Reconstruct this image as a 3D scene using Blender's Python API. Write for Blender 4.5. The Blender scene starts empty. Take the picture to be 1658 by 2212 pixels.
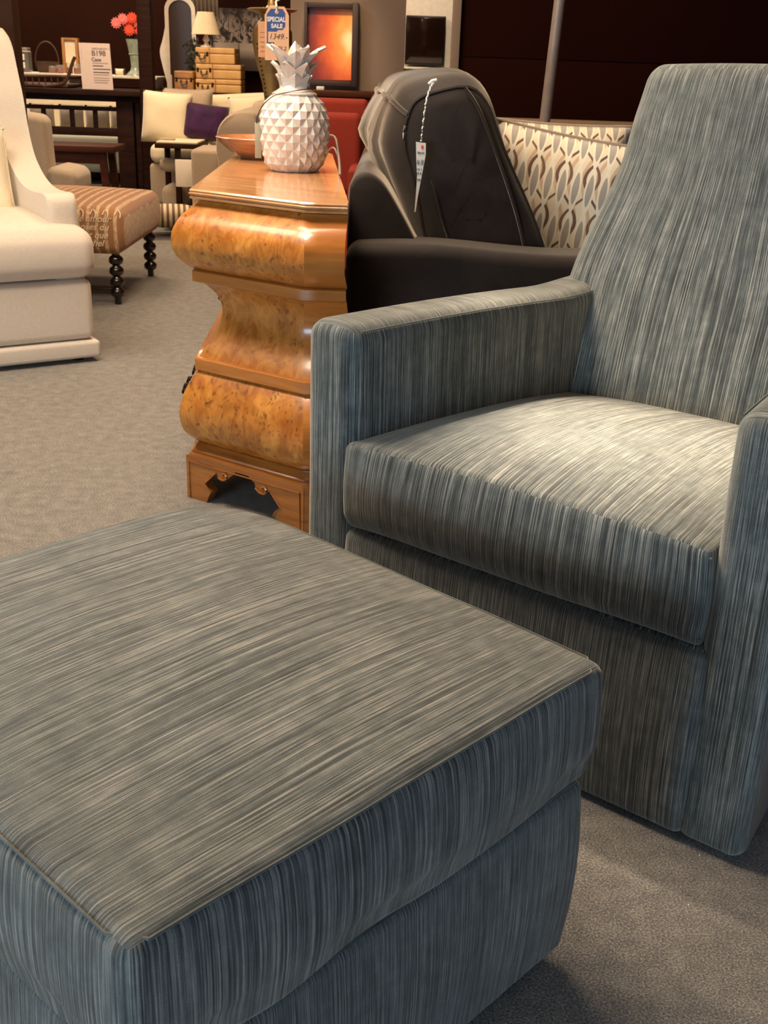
import bpy, bmesh, math, random
from mathutils import Vector, Matrix, noise
random.seed(7)
PI = math.pi
sin, cos = math.sin, math.cos
scene = bpy.context.scene
COL = scene.collection

# ------------------------------------------------------------------ camera
cd = bpy.data.cameras.new('camera')
cam = bpy.data.objects.new('camera', cd); COL.objects.link(cam)
PITCH, ROLL, FPX, EYE = .3833, .0355, 2411.4, 1.10
_F = Vector((0, cos(PITCH), -sin(PITCH))); _R0 = Vector((1, 0, 0)); _U0 = _R0.cross(_F)
_R = _R0*cos(ROLL) + _U0*sin(ROLL); _U = -_R0*sin(ROLL) + _U0*cos(ROLL)
cam.matrix_world = Matrix(((_R.x, _U.x, -_F.x, 0), (_R.y, _U.y, -_F.y, 0), (_R.z, _U.z, -_F.z, EYE), (0, 0, 0, 1)))
cd.sensor_fit = 'VERTICAL'; cd.sensor_height = 36; cd.sensor_width = 27; cd.lens = 36*FPX/2212
cd.clip_start = .05; cd.clip_end = 100
cd.dof.use_dof = True; cd.dof.focus_distance = 1.9; cd.dof.aperture_fstop = 18
scene.camera = cam

# ------------------------------------------------------------------ light
w = bpy.data.worlds.new('world'); scene.world = w; w.use_nodes = True
w.node_tree.nodes['Background'].inputs[0].default_value = (.50, .34, .26, 1)
w.node_tree.nodes['Background'].inputs[1].default_value = .10
def area(name, loc, target, size, power, col, sy=None, spread=None):
    l = bpy.data.lights.new(name, 'AREA'); l.energy = power; l.color = col; l.shape = 'RECTANGLE'
    l.size = size; l.size_y = sy or size
    if spread: l.spread = spread
    o = bpy.data.objects.new(name, l); COL.objects.link(o); o.location = loc
    o.rotation_euler = (Vector(target)-Vector(loc)).to_track_quat('-Z', 'Y').to_euler(); return o
def spot(name, loc, target, power, col, ang, blend=.6, rad=.06):
    l = bpy.data.lights.new(name, 'SPOT'); l.energy = power; l.color = col; l.spot_size = ang; l.spot_blend = blend
    l.shadow_soft_size = rad
    o = bpy.data.objects.new(name, l); COL.objects.link(o); o.location = loc
    o.rotation_euler = (Vector(target)-Vector(loc)).to_track_quat('-Z', 'Y').to_euler(); return o
WARM = (1, .72, .46); WARM2 = (1, .80, .60); COOL = (.66, .85, 1)
area('cool_area_light', (-3.0, -2.0, .75), (.2, 1.7, .35), 2.6, 130, COOL, 1.1)  # daylight from the shop window behind the camera
area('cool_area_light', (2.5, -1.3, .5), (.5, 1.0, .15), 2.0, 26, (.42, .68, 1), .7)  # added low cool fill that turns the ottoman side bluer, not a window
area('ceiling_lamp_light', (-.6, 3.2, 3.0), (.2, 1.8, .4), .9, 50, WARM2)
area('ceiling_lamp_light', (-2.2, 3.0, 3.0), (-1.5, 4.2, .4), .9, 58, WARM2)
area('ceiling_lamp_light', (-1.1, 2.3, 3.0), (-.3, 1.5, .4), .9, 98, WARM2)
area('ceiling_lamp_light', (-.6, 5.2, 3.0), (-.6, 5.0, 0), 1.0, 55, WARM)
area('ceiling_lamp_light', (-2.0, 7.2, 3.0), (-1.7, 8.3, .4), 1.0, 95, WARM)
area('ceiling_lamp_light', (-2.9, 9.9, 3.0), (-2.8, 10.4, .4), .8, 75, WARM2)  # unseen lamp added to brighten the settee behind the counter table
area('red_fill_light', (-.5, 4.5, 3.35), (-.5, 4.5, 0), 9, 26, (1, .42, .26), 11)  # added dim red fill that tints the shadows, no real source up there
spot('seat_fill_light', (-.25, 2.75, 3.1), (.44, 1.84, .47), 1600, (1, .82, .62), .25, .9, .12)  # added narrow beam that brightens the velvet seat, no such fitting known
spot('sofa_fill_light', (-2.3, 5.3, 2.5), (-.02, 3.50, .95), 1600, WARM2, .15, .9, .12)  # added beam that lifts the rear of the sofa cushions, invented source
spot('picture_spot_light', (-.35, 5.6, 2.7), (-.38, 7.1, 1.2), 150, (1, .75, .45), .36, .9)
spot('wall_spot_light', (.2, 7.6, 2.8), (.2, 9.1, 1.1), 140, WARM2, .7)
spot('counter_spot_light', (-2.3, 8.2, 2.8), (-2.5, 9.7, .9), 80, WARM, .8)
vs = scene.view_settings
scene.display_settings.display_device = 'sRGB'
vs.view_transform = 'Standard'; vs.look = 'None'; vs.gamma = 1; vs.use_curve_mapping = False
vs.exposure = 0.0

# ------------------------------------------------------------------ materials
def lin(h):
    c = [int(h[i:i+2], 16)/255 for i in (0, 2, 4)]
    return tuple(x/12.92 if x <= .04045 else ((x+.055)/1.055)**2.4 for x in c) + (1,)
class NT:
    def __init__(s, name):
        s.m = bpy.data.materials.new(name); s.m.use_nodes = True; s.t = s.m.node_tree
        s.b = s.t.nodes['Principled BSDF']; s.tc = None
    def n(s, typ, **kw):
        nd = s.t.nodes.new(typ)
        for k, v in kw.items():
            if k.startswith('i_'): nd.inputs[k[2:].replace('_', ' ')].default_value = v
            else: setattr(nd, k, v)
        return nd
    def l(s, a, b): s.t.links.new(a, b)
    def coord(s, which='Object', scale=(1, 1, 1), rot=(0, 0, 0)):
        tc = s.n('ShaderNodeTexCoord'); mp = s.n('ShaderNodeMapping')
        mp.inputs['Scale'].default_value = scale; mp.inputs['Rotation'].default_value = rot
        s.l(tc.outputs[which], mp.inputs[0]); return mp.outputs[0]
    def noise(s, vec, scale=5, detail=2, rough=.5, dist=0):
        nd = s.n('ShaderNodeTexNoise'); nd.inputs['Scale'].default_value = scale
        nd.inputs['Detail'].default_value = detail; nd.inputs['Roughness'].default_value = rough
        nd.inputs['Distortion'].default_value = dist; s.l(vec, nd.inputs['Vector']); return nd.outputs['Fac']
    def ramp(s, fac, stops, interp='LINEAR'):
        r = s.n('ShaderNodeValToRGB'); r.color_ramp.interpolation = interp; e = r.color_ramp.elements
        while len(e) < len(stops): e.new(.5)
        for el, (p, c) in zip(e, stops):
            el.position = p; el.color = lin(c) if isinstance(c, str) else (c, c, c, 1)
        s.l(fac, r.inputs[0]); return r.outputs[0]
    def math(s, op, a, b=None, c=None):
        nd = s.n('ShaderNodeMath', operation=op)
        for i, x in enumerate((a, b, c)):
            if x is None: continue
            if isinstance(x, (int, float)): nd.inputs[i].default_value = x
            else: s.l(x, nd.inputs[i])
        return nd.outputs[0]
    def mix(s, fac, a, b, mode='MIX'):
        nd = s.n('ShaderNodeMix', data_type='RGBA', blend_type=mode)
        for sock, x in ((nd.inputs[0], fac), (nd.inputs[6], a), (nd.inputs[7], b)):
            if isinstance(x, (int, float)): sock.default_value = x
            elif isinstance(x, str): sock.default_value = lin(x)
            elif isinstance(x, tuple): sock.default_value = x
            else: s.l(x, sock)
        return nd.outputs[2]
    def bump(s, h, strength=.3, dist=.002):
        b = s.n('ShaderNodeBump'); b.inputs['Strength'].default_value = strength; b.inputs['Distance'].default_value = dist
        s.l(h, b.inputs['Height']); s.l(b.outputs[0], s.b.inputs['Normal'])
    def set(s, **kw):
        for k, v in kw.items():
            s.b.inputs[k.replace('_', ' ')].default_value = lin(v) if isinstance(v, str) else v
def plain(name, col, rough=.5, metal=0, var=.12, scale=30, coat=0, **kw):
    t = NT(name); v = t.coord('Object')
    nz = t.noise(v, scale, 3)
    c = t.mix(t.ramp(nz, [(.3, 1-var), (.7, 1.0)]), '000000', col)
    t.l(c, t.b.inputs['Base Color']); t.set(Roughness=rough, Metallic=metal, Coat_Weight=coat, **kw)
    return t.m
def strie(name, dark, mid, light, f=300, sheen=.8, crush=1.0, tint='cfcabd'):
    """striped velvet: threads run along V, the stripe coordinate is U (metres)"""
    t = NT(name)
    a = t.noise(t.coord('UV', (f, 11, 1)), 1, 2, .55)
    b = t.noise(t.coord('UV', (f*.8, 1.6, 1)), 1, 1, .5)
    g = t.noise(t.coord('UV', (f*2.4, f*1.2, 1)), 1, 1)
    o = t.coord('Object')
    cr = t.noise(o, 8, 4, .65, .6)
    cr2 = t.noise(o, 45, 3, .6)
    s = t.math('ADD', t.math('MULTIPLY', a, .5), t.math('MULTIPLY', b, .5))
    s = t.math('ADD', s, t.math('MULTIPLY', t.math('SUBTRACT', g, .5), .20))
    k = t.math('ADD', t.math('MULTIPLY', t.math('SUBTRACT', cr, .5), .16*crush), t.math('MULTIPLY', t.math('SUBTRACT', cr2, .5), .14*crush))
    c = t.ramp(t.math('ADD', s, k), [(.36, dark), (.49, mid), (.58, light), (.68, 'a3a299')])
    t.l(c, t.b.inputs['Base Color'])
    t.set(Roughness=.75, Sheen_Weight=sheen, Sheen_Roughness=.42, Sheen_Tint=tint)
    t.b.inputs['Specular IOR Level'].default_value = .2
    t.bump(s, .6, .002)
    return t.m
def linen(name, col, col2, sheen=.3, f=900, rough=.85):
    t = NT(name); o = t.coord('Object')
    a = t.noise(t.coord('Object', (1, 1, .12)), f*.5, 2); b = t.noise(t.coord('Object', (.12, .12, 1)), f*.5, 2)
    s = t.math('ADD', t.math('MULTIPLY', a, .5), t.math('MULTIPLY', b, .5))
    c = t.ramp(s, [(.25, col2), (.75, col)])
    c = t.mix(t.math('MULTIPLY', t.noise(o, 5, 3), .25), c, col2)
    t.l(c, t.b.inputs['Base Color']); t.set(Roughness=rough, Sheen_Weight=sheen, Sheen_Roughness=.5)
    t.bump(s, .06, .001); return t.m
def velvet(name, col, col2, sheen=1.0, sc=7):
    t = NT(name); o = t.coord('Object')
    c = t.ramp(t.noise(o, sc, 5, .65, .8), [(.35, col2), (.68, col)])
    g = t.noise(o, 350, 2)
    c = t.mix(t.math('MULTIPLY', g, .35), c, col2)
    t.l(c, t.b.inputs['Base Color']); t.set(Roughness=.7, Sheen_Weight=sheen, Sheen_Roughness=.45, Sheen_Tint='c9bdac')
    t.b.inputs['Specular IOR Level'].default_value = .2
    t.bump(g, .2, .001); return t.m
def wood(name, a, b, rough=.3, axis=(3, 30, 30), coat=.3, sc=1.2):
    t = NT(name); v = t.coord('Object', axis)
    s = t.noise(v, sc, 5, .6, .5)
    t.l(t.ramp(s, [(.3, a), (.7, b)]), t.b.inputs['Base Color']); t.set(Roughness=rough, Coat_Weight=coat, Coat_Roughness=.12)
    if not coat: t.b.inputs['Specular IOR Level'].default_value = .12
    return t.m

M_FAB = strie('slate_strie_velvet', '2d2d2d', '4f5757', '7c7e79', f=700, sheen=.9, crush=.8)
M_SOFA = velvet('charcoal_velvet', '261c19', '0f0807', .85)
M_CREAM = linen('cream_linen', 'd6cab8', 'bfb2a0')
M_GREIGE = linen('greige_linen', 'b9a68e', 'a08d76')
M_IVORY = linen('ivory_linen', 'ece0c4', 'd8c9a8')
M_PURPLE = velvet('purple_velvet', '4a2355', '2c1236', .4)
M_RED = linen('rust_red_cloth', '99290d', '7c1f08', 0.0)
M_DARKWOOD = wood('espresso_wood', '1a0c07', '331a10', .6, coat=0)
M_BENCH = wood('walnut_bench_wood', '351a0d', '502815', .55, coat=0)
M_POST = plain('brown_painted_post', '3a251b', .7, Specular_IOR_Level=.1)
M_HONEY = wood('honey_wood', '9c5a1f', 'c27c38', .3, (3, 3, 25), .45)
M_TOPW = wood('chest_top_wood', 'ad7440', 'd2a070', .2, (3, 25, 25), .6)
M_BASEW = wood('chest_base_wood', '7c4517', 'a8662a', .25, (4, 4, 40), .6)
M_CERAM = plain('white_glazed_ceramic', 'dfd5c8', .12, 0, .03, 5, 1.0)
M_WHITE = plain('white_paint', 'e9dfcf', .4)
M_BLACKW = plain('turned_black_wood', '140c09', .22, coat=.6)
M_GOLD = plain('antique_brass', 'a5834f', .35, .6, .4, 14)
M_BRONZE = plain('dark_bronze', '2a2420', .45, .8)
M_STEEL = plain('brushed_steel', '94847a', .45, .3)
M_GLASSY = plain('jar_glass', 'd9d4c8', .08, 0, .1); 
M_PEACH = plain('peach_card', 'e9b58b', .7, var=.05)
M_WCARD = plain('white_card', 'e6dccd', .7, var=.04)
M_LILAC = plain('paper_sheet', 'c9b6ac', .7, var=.04)
M_BLUE = plain('blue_print', '33508f', .6)
M_INK = plain('dark_print', '4b4552', .7)
M_BLACK = plain('black_plastic', '120806', .35)
M_TAN = wood('tan_suitcase_hide', 'b98a4e', 'd3aa6c', .5, (8, 8, 8), .1)
M_TAN2 = wood('dark_tan_hide', '8c5c2c', 'ae7a40', .5, (8, 8, 8), .1)
M_LEATHER = plain('brown_leather', '4a2b18', .5)
M_SHADE = plain('lamp_shade_cloth', 'e6d3b2', .8, var=.06)
M_TEAL = plain('verdigris_vase', 'a9b7a5', .3, 0, .45, 22, .5)
M_CORAL = plain('coral_petal', 'ff4f2a', .6, var=.25, scale=60)
M_PINK = plain('pink_petal', 'ff7f78', .6, var=.2, scale=60)
M_LEAF = plain('dark_leaf', '1d2412', .6)
M_MIRROR = plain('dim_mirror_glass', '3b2920', .35, 0)
M_AMBER = plain('amber_wax', 'b0501a', .2, coat=.6)
M_WICKER = plain('wicker', '4a2d18', .7, var=.5, scale=80)
M_PFRAME = plain('dark_stained_frame', '2a120a', .6)
M_THREAD = plain('white_thread', 'efe9dd', .8)

def mat_glass():
    t = NT('clear_glass'); t.set(Base_Color='f4f1ea', Roughness=.05, Transmission_Weight=.9, IOR=1.35)
    v = t.coord('Object'); t.l(t.ramp(t.noise(v, 8), [(0, 'e8e4dc'), (1, 'fbf8f0')]), t.b.inputs['Base Color']); return t.m
M_CLEAR = mat_glass()
def mat_burl():
    t = NT('burl_veneer'); o = t.coord('Object', (1, 1, .8))
    big = t.noise(o, 5.5, 5, .65, 2.2)
    base = t.ramp(big, [(.32, '7d3f0e'), (.45, 'a45e1b'), (.55, 'b86f26'), (.66, 'd2913f')])
    fig = t.ramp(t.noise(t.coord('Object', (1, 1, .5), (.3, .2, 0)), 24, 4, .65, 1.2), [(.38, '8f4e12'), (.62, 'd19545')])
    c = t.mix(.40, base, fig)
    nz = t.n('ShaderNodeTexNoise'); nz.inputs['Scale'].default_value = 22; t.l(o, nz.inputs['Vector'])
    ad = t.n('ShaderNodeVectorMath', operation='MULTIPLY_ADD'); t.l(nz.outputs['Color'], ad.inputs[0]); ad.inputs[1].default_value = (.05, .05, .05)
    t.l(o, ad.inputs[2])
    for sc_, lo_, hi_, cs_, th, st in ((30, .06, .30, 6, .50, .7), (66, .12, .38, 9, .46, .75)):
        vo = t.n('ShaderNodeTexVoronoi'); vo.inputs['Scale'].default_value = sc_; t.l(ad.outputs[0], vo.inputs['Vector'])
        dot = t.ramp(vo.outputs['Distance'], [(lo_, 1.0), (hi_, 0.0)])
        clus = t.ramp(t.noise(o, cs_, 2, .5, .8), [(th, 0.0), (th+.07, 1.0)])
        c = t.mix(t.math('MULTIPLY', t.math('MULTIPLY', dot, clus), st), c, '5e3410')
    t.l(c, t.b.inputs['Base Color']); t.set(Roughness=.4, Coat_Weight=.45, Coat_Roughness=.16); return t.m
M_BURL = mat_burl()
def mat_carpet():
    t = NT('carpet'); o = t.coord('Object')
    a = t.noise(o, 300, 4, .75); b = t.noise(t.coord('Object', (.5, 1, 1)), 650, 2, .7); c0 = t.noise(o, 3, 3)
    c1 = t.noise(o, 30, 2)
    s = t.math('ADD', t.math('MULTIPLY', a, .5), t.math('MULTIPLY', b, .4))
    s = t.math('ADD', s, t.math('MULTIPLY', c1, .10))
    c = t.ramp(s, [(.40, '1f2127'), (.49, '6c6964'), (.59, 'bab1a0')])
    c = t.mix(t.math('MULTIPLY', c0, .3), c, '7a736b')
    t.l(c, t.b.inputs['Base Color']); t.set(Roughness=.95, Sheen_Weight=.2)
    t.bump(s, .9, .006); return t.m
M_CARPET = mat_carpet()
def mat_lattice():
    t = NT('lattice_print'); v = t.coord('UV')
    sp = t.n('ShaderNodeSeparateXYZ'); t.l(v, sp.inputs[0]); x, y = sp.outputs[0], sp.outputs[1]
    P, Q = .040, .26
    A = lambda a_, b_: t.math('ADD', a_, b_)
    Mu = lambda a_, b_: t.math('MULTIPLY', a_, b_)
    wv = t.math('SINE', Mu(y, 2*PI/Q))
    def fam(sgn, off, wd, per):
        u = A(A(Mu(x, 1/(P*per)), Mu(wv, sgn)), off)
        return t.math('LESS_THAN', t.math('ABSOLUTE', t.math('SUBTRACT', t.math('FRACT', u), .5)), wd)
    fx = t.math('SUBTRACT', t.math('FRACT', Mu(x, 1/P)), .5); fy = t.math('SUBTRACT', t.math('FRACT', A(Mu(y, 2/Q), .25)), .5)
    el = A(t.math('POWER', t.math('ABSOLUTE', Mu(fx, 1/.30)), 1.6), t.math('POWER', t.math('ABSOLUTE', Mu(fy, 1/.44)), 1.6))
    c = t.mix(fam(.55, .1, .13, 1.0), 'd6c7a9', 'c0a182')
    c = t.mix(fam(.5, .5, .06, 2.0), c, '5f4738')
    c = t.mix(fam(-.5, .0, .055, 2.0), c, '6b5242')
    c = t.mix(t.math('LESS_THAN', el, 1.35), c, 'ddd1b8')
    c = t.mix(t.math('LESS_THAN', el, .70), c, '9a9285')
    t.l(c, t.b.inputs['Base Color']); t.set(Roughness=.8, Sheen_Weight=.2); return t.m
M_LATTICE = mat_lattice()
def mat_script():
    t = NT('tan_woven_upholstery'); o = t.coord('Object')
    wv = t.n('ShaderNodeTexWave', bands_direction='X'); wv.inputs['Scale'].default_value = 7.5; wv.inputs['Distortion'].default_value = 1.2; wv.inputs['Detail'].default_value = 2
    t.l(o, wv.inputs['Vector'])
    br = t.noise(t.coord('Object', (20, 60, 20)), 2, 3)
    k = t.math('MULTIPLY', t.ramp(wv.outputs['Fac'], [(.62, 0.0), (.8, 1.0)]), t.ramp(br, [(.35, .3), (.6, 1.0)]))
    c = t.mix(t.math('MULTIPLY', k, .75), '9a6b46', 'dcc39c')
    t.l(c, t.b.inputs['Base Color']); t.set(Roughness=.85, Sheen_Weight=.2); return t.m
M_SCRIPT = mat_script()
def mat_stripe():
    t = NT('striped_ticking'); wv = t.n('ShaderNodeTexWave', bands_direction='X'); wv.inputs['Scale'].default_value = 9
    t.l(t.coord('Object'), wv.inputs['Vector'])
    t.l(t.ramp(wv.outputs['Fac'], [(.35, '6d5440'), (.6, 'd6c4a2')]), t.b.inputs['Base Color']); t.set(Roughness=.8); return t.m
M_STRIPE = mat_stripe()
def mat_painting():
    t = NT('orange_abstract_canvas'); v = t.coord('UV')
    sp = t.n('ShaderNodeSeparateXYZ'); t.l(v, sp.inputs[0])
    nz = t.noise(v, 3.2, 4, .6, .5)
    dx = t.math('MULTIPLY', t.math('SUBTRACT', sp.outputs[0], .95), 1.0); dy = t.math('MULTIPLY', t.math('SUBTRACT', sp.outputs[1], .58), .95)
    d = t.math('SQRT', t.math('ADD', t.math('MULTIPLY', dx, dx), t.math('MULTIPLY', dy, dy)))
    d = t.math('ADD', d, t.math('MULTIPLY', t.math('SUBTRACT', nz, .5), .35))
    c = t.ramp(d, [(.05, 'ffe0a8'), (.22, 'f7a24a'), (.5, 'd9601a'), (.8, '8e2408'), (1, '3f0d04')])
    t.l(c, t.b.inputs['Base Color']); t.set(Roughness=.45, Coat_Weight=.2); return t.m
M_PAINT = mat_painting()
def mat_palm():
    t = NT('sepia_palm_print'); v = t.coord('UV')
    sp = t.n('ShaderNodeSeparateXYZ'); t.l(v, sp.inputs[0])
    a = t.noise(t.coord('UV', (5, 4, 1)), 1.3, 4, .7, 1.5)
    tr = t.noise(t.coord('UV', (16, .8, 1)), 1, 2)
    up = t.math('GREATER_THAN', sp.outputs[1], .45)
    crown = t.math('MULTIPLY', t.ramp(a, [(.45, 0.0), (.55, 1.0)]), up)
    trunk = t.math('MULTIPLY', t.ramp(tr, [(.62, 0.0), (.68, 1.0)]), 1.0)
    k = t.math('MAXIMUM', crown, trunk)
    base = t.ramp(sp.outputs[1], [(0, '2a1a14'), (.18, '4e3a30'), (.35, 'b4a08e'), (.8, '8f7c6e'), (1, '4b3a30')])
    t.l(t.mix(k, base, '241510'), t.b.inputs['Base Color']); t.set(Roughness=.6); return t.m
M_PALM = mat_palm()

# ------------------------------------------------------------------ mesh helpers
class M:
    def __init__(s): s.v = []; s.f = []; s.uv = []; s.mi = []
    def add(s, vs_, fs, uvs=None, mi=0):
        o = len(s.v); s.v += [Vector(p) for p in vs_]
        for i, f in enumerate(fs):
            s.f.append([o+k for k in f]); s.uv.append(uvs[i] if uvs else [(0, 0)]*len(f)); s.mi.append(mi if isinstance(mi, int) else mi[i])
        return s
    def grid(s, fn, nu, nv, uv=None, mi=0):
        vs_ = [fn(i/nu, j/nv) for j in range(nv+1) for i in range(nu+1)]
        fs, us = [], []
        for j in range(nv):
            for i in range(nu):
                fs.append([j*(nu+1)+i, j*(nu+1)+i+1, (j+1)*(nu+1)+i+1, (j+1)*(nu+1)+i])
                q = [(i/nu, j/nv), ((i+1)/nu, j/nv), ((i+1)/nu, (j+1)/nv), (i/nu, (j+1)/nv)]
                us.append([uv(*p) for p in q] if uv else q)
        return s.add(vs_, fs, us, mi)
    def rbox(s, lo, hi, r=.01, seg=3, div=8, warp=None, top='x', mi=0, uo=None):
        uo = uo or (random.random()*5, random.random()*5)
        ax = []
        for k in range(3):
            L = hi[k]-lo[k]; rr = min(r, L*.499)
            zone = [rr*(1-math.tan(PI/4*(1-i/seg))) for i in range(seg+1)]
            n = max(1, int(math.ceil(div*(L/max(hi[i]-lo[i] for i in range(3))))))
            mid = [rr+(L-2*rr)*i/n for i in range(1, n)]
            ax.append([lo[k]+z for z in zone+mid+[L-z for z in reversed(zone)]])
        def P(p):
            inner = Vector([min(max(p[k], lo[k]+min(r, (hi[k]-lo[k])*.499)), hi[k]-min(r, (hi[k]-lo[k])*.499)) for k in range(3)])
            d = Vector(p)-inner
            q = inner + (d.normalized()*min(r, .499*min(hi[k]-lo[k] for k in range(3))) if d.length > 1e-9 else d)
            return Vector(warp(*q)) if warp else q
        for k in range(3):
            a, b = [i for i in range(3) if i != k]
            for side in (lo[k], hi[k]):
                A, B = ax[a], ax[b]; vs_, fs, us = [], [], []
                for vb in B:
                    for va in A:
                        p = [0, 0, 0]; p[k] = side; p[a] = va; p[b] = vb; vs_.append(P(p))
                def UV(i, j):
                    va, vb = A[i], B[j]
                    if k == 2: c = (va, vb) if top == 'x' else (vb, va)
                    else: c = (va, vb)
                    return (c[0]+uo[0]+(.37*k), c[1]+uo[1])
                nA = len(A)
                for j in range(len(B)-1):
                    for i in range(nA-1):
                        fs.append([j*nA+i, j*nA+i+1, (j+1)*nA+i+1, (j+1)*nA+i]); us.append([UV(i, j), UV(i+1, j), UV(i+1, j+1), UV(i, j+1)])
                s.add(vs_, fs, us, mi)
        return s
    def box(s, x0, y0, z0, x1, y1, z1, r=.003, **kw):
        lo = (min(x0, x1), min(y0, y1), min(z0, z1)); hi = (max(x0, x1), max(y0, y1), max(z0, z1))
        return s.rbox(lo, hi, min(r, .3*min(hi[k]-lo[k] for k in range(3))), 1, 1, **kw)
    def lathe(s, prof, n=28, c=(0, 0, 0), mi=0):
        c = Vector(c)
        def fn(u, v):
            k = v*(len(prof)-1); i = min(int(round(k)), len(prof)-1); r, z = prof[i]
            return c+Vector((max(r, 1e-4)*cos(2*PI*u), max(r, 1e-4)*sin(2*PI*u), z))
        return s.grid(fn, n, len(prof)-1, mi=mi)
    def tube(s, pts, r=.005, n=8, mi=0, cap=True):
        pts = [Vector(p) for p in pts]; rs = r if isinstance(r, (list, tuple)) else [r]*len(pts)
        vs_, fs = [], []
        up = Vector((0, 0, 1))
        for i, p in enumerate(pts):
            t = (pts[min(i+1, len(pts)-1)]-pts[max(i-1, 0)]).normalized()
            a = t.cross(up)
            if a.length < .05: a = t.cross(Vector((0, 1, 0)))
            a.normalize(); b = t.cross(a)
            for k in range(n): vs_.append(p+(a*cos(2*PI*k/n)+b*sin(2*PI*k/n))*rs[i])
        for i in range(len(pts)-1):
            for k in range(n): fs.append([i*n+k, i*n+(k+1) % n, (i+1)*n+(k+1) % n, (i+1)*n+k])
        if cap: fs.append(list(range(n))); fs.append([(len(pts)-1)*n+k for k in range(n)])
        return s.add(vs_, fs, mi=mi)
    def loft(s, rings, cap=True, mi=0, closed=True, uv=None):
        n = len(rings[0]); vs_ = [p for r in rings for p in r]; fs, us = [], []
        for i in range(len(rings)-1):
            for k in range(n if closed else n-1):
                fs.append([i*n+k, i*n+(k+1) % n, (i+1)*n+(k+1) % n, (i+1)*n+k])
                us.append([(k/n, i/9), ((k+1)/n, i/9), ((k+1)/n, (i+1)/9), (k/n, (i+1)/9)])
        if cap:
            fs.append(list(range(n))); us.append([(0, 0)]*n); fs.append([(len(rings)-1)*n+k for k in range(n)]); us.append([(0, 0)]*n)
        return s.add(vs_, fs, us, mi)
    def prism(s, poly, fn, d):
        """poly of (a,b), fn(a,b,c)->xyz, thickness d from 0"""
        return s.loft([[fn(a, b, 0) for a, b in poly], [fn(a, b, d) for a, b in poly]])
    def build(s, name, mat, parent=None, world=True, smooth=True, ang=40, merge=1e-5, subsurf=0):
        me = bpy.data.meshes.new(name)
        vs_ = s.v
        if parent is not None and world:
            inv = wm(parent).inverted(); vs_ = [inv @ p for p in vs_]
        me.from_pydata([tuple(p) for p in vs_], [], s.f)
        uvl = me.uv_layers.new(name='UVMap')
        flat = [c for f in s.uv for c in f]
        for i, c in enumerate(flat): uvl.data[i].uv = c[:2]
        for m_ in (mat if isinstance(mat, (list, tuple)) else [mat]): me.materials.append(m_)
        me.polygons.foreach_set('material_index', s.mi)
        bm = bmesh.new(); bm.from_mesh(me)
        if merge: bmesh.ops.remove_doubles(bm, verts=bm.verts, dist=merge)
        bmesh.ops.recalc_face_normals(bm, faces=bm.faces)
        bm.to_mesh(me); bm.free()
        if smooth:
            me.shade_smooth()
            if ang: me.set_sharp_from_angle(angle=math.radians(ang))
        o = bpy.data.objects.new(name, me); COL.objects.link(o)
        if parent is not None: o.parent = parent
        if subsurf:
            sm = o.modifiers.new('subdiv', 'SUBSURF'); sm.levels = sm.render_levels = subsurf
        return o
def wm(o):
    m = o.matrix_basis.copy()
    return (wm(o.parent) @ m) if o.parent else m
def tag(o, label=None, cat=None, group=None, kind=None):
    if label: o['label'] = label
    if cat: o['category'] = cat
    if group: o['group'] = group
    if kind: o['kind'] = kind
    return o
def thing(name, label, cat, loc, rz=0, group=None):
    o = bpy.data.objects.new(name, None); COL.objects.link(o); o.location = loc; o.rotation_euler = (0, 0, rz)
    o.empty_display_size = .05
    return tag(o, label, cat, group)
def struct(name, m, mat, **kw): return tag(m.build(name, mat, **kw), kind='structure')
def lbl(o, t): o['label'] = t; return o
def text(name, s, size, mat, parent, loc, xdir, ydir, depth=.0004, shear=0, bold=0, align='CENTER', xs=1.0):
    cu = bpy.data.curves.new(name, 'FONT'); cu.body = s; cu.size = size; cu.align_x = align; cu.extrude = depth; cu.shear = shear; cu.offset = bold
    t = bpy.data.objects.new('tmp', cu); COL.objects.link(t)
    bpy.context.view_layer.update()
    me = bpy.data.meshes.new_from_object(t.evaluated_get(bpy.context.evaluated_depsgraph_get()))
    bpy.data.objects.remove(t)
    x = Vector(xdir).normalized(); y = Vector(ydir).normalized(); z = x.cross(y)
    mat4 = Matrix(((x.x*xs, y.x, z.x, loc[0]), (x.y*xs, y.y, z.y, loc[1]), (x.z*xs, y.z, z.z, loc[2]), (0, 0, 0, 1)))
    me.transform(wm(parent).inverted() @ mat4)
    me.materials.clear(); me.materials.append(mat); me.name = name
    o = bpy.data.objects.new(name, me); COL.objects.link(o); o.parent = parent
    return o
def smooth01(t): t = min(1, max(0, t)); return t*t*(3-2*t)
def interp(x, xs, ys):
    if x <= xs[0]: return ys[0]
    for i in range(len(xs)-1):
        if x <= xs[i+1]: return ys[i]+(ys[i+1]-ys[i])*(x-xs[i])/(xs[i+1]-xs[i])
    return ys[-1]
def catmull(pts, n=6, closed=False):
    out = []; N = len(pts); pts = [Vector(p) for p in pts]
    g = (lambda i: pts[i % N]) if closed else (lambda i: pts[min(max(i, 0), N-1)])
    for i in range(N if closed else N-1):
        a, b, c, d = g(i-1), g(i), g(i+1), g(i+2)
        for k in range(n):
            t = k/n; out.append(.5*((2*b)+(c-a)*t+(2*a-5*b+4*c-d)*t*t+(3*b-a-3*c+d)*t**3))
    if not closed: out.append(pts[-1])
    return out
def wob(p, amp, sc): return noise.noise(Vector(p)*sc)*amp

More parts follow.
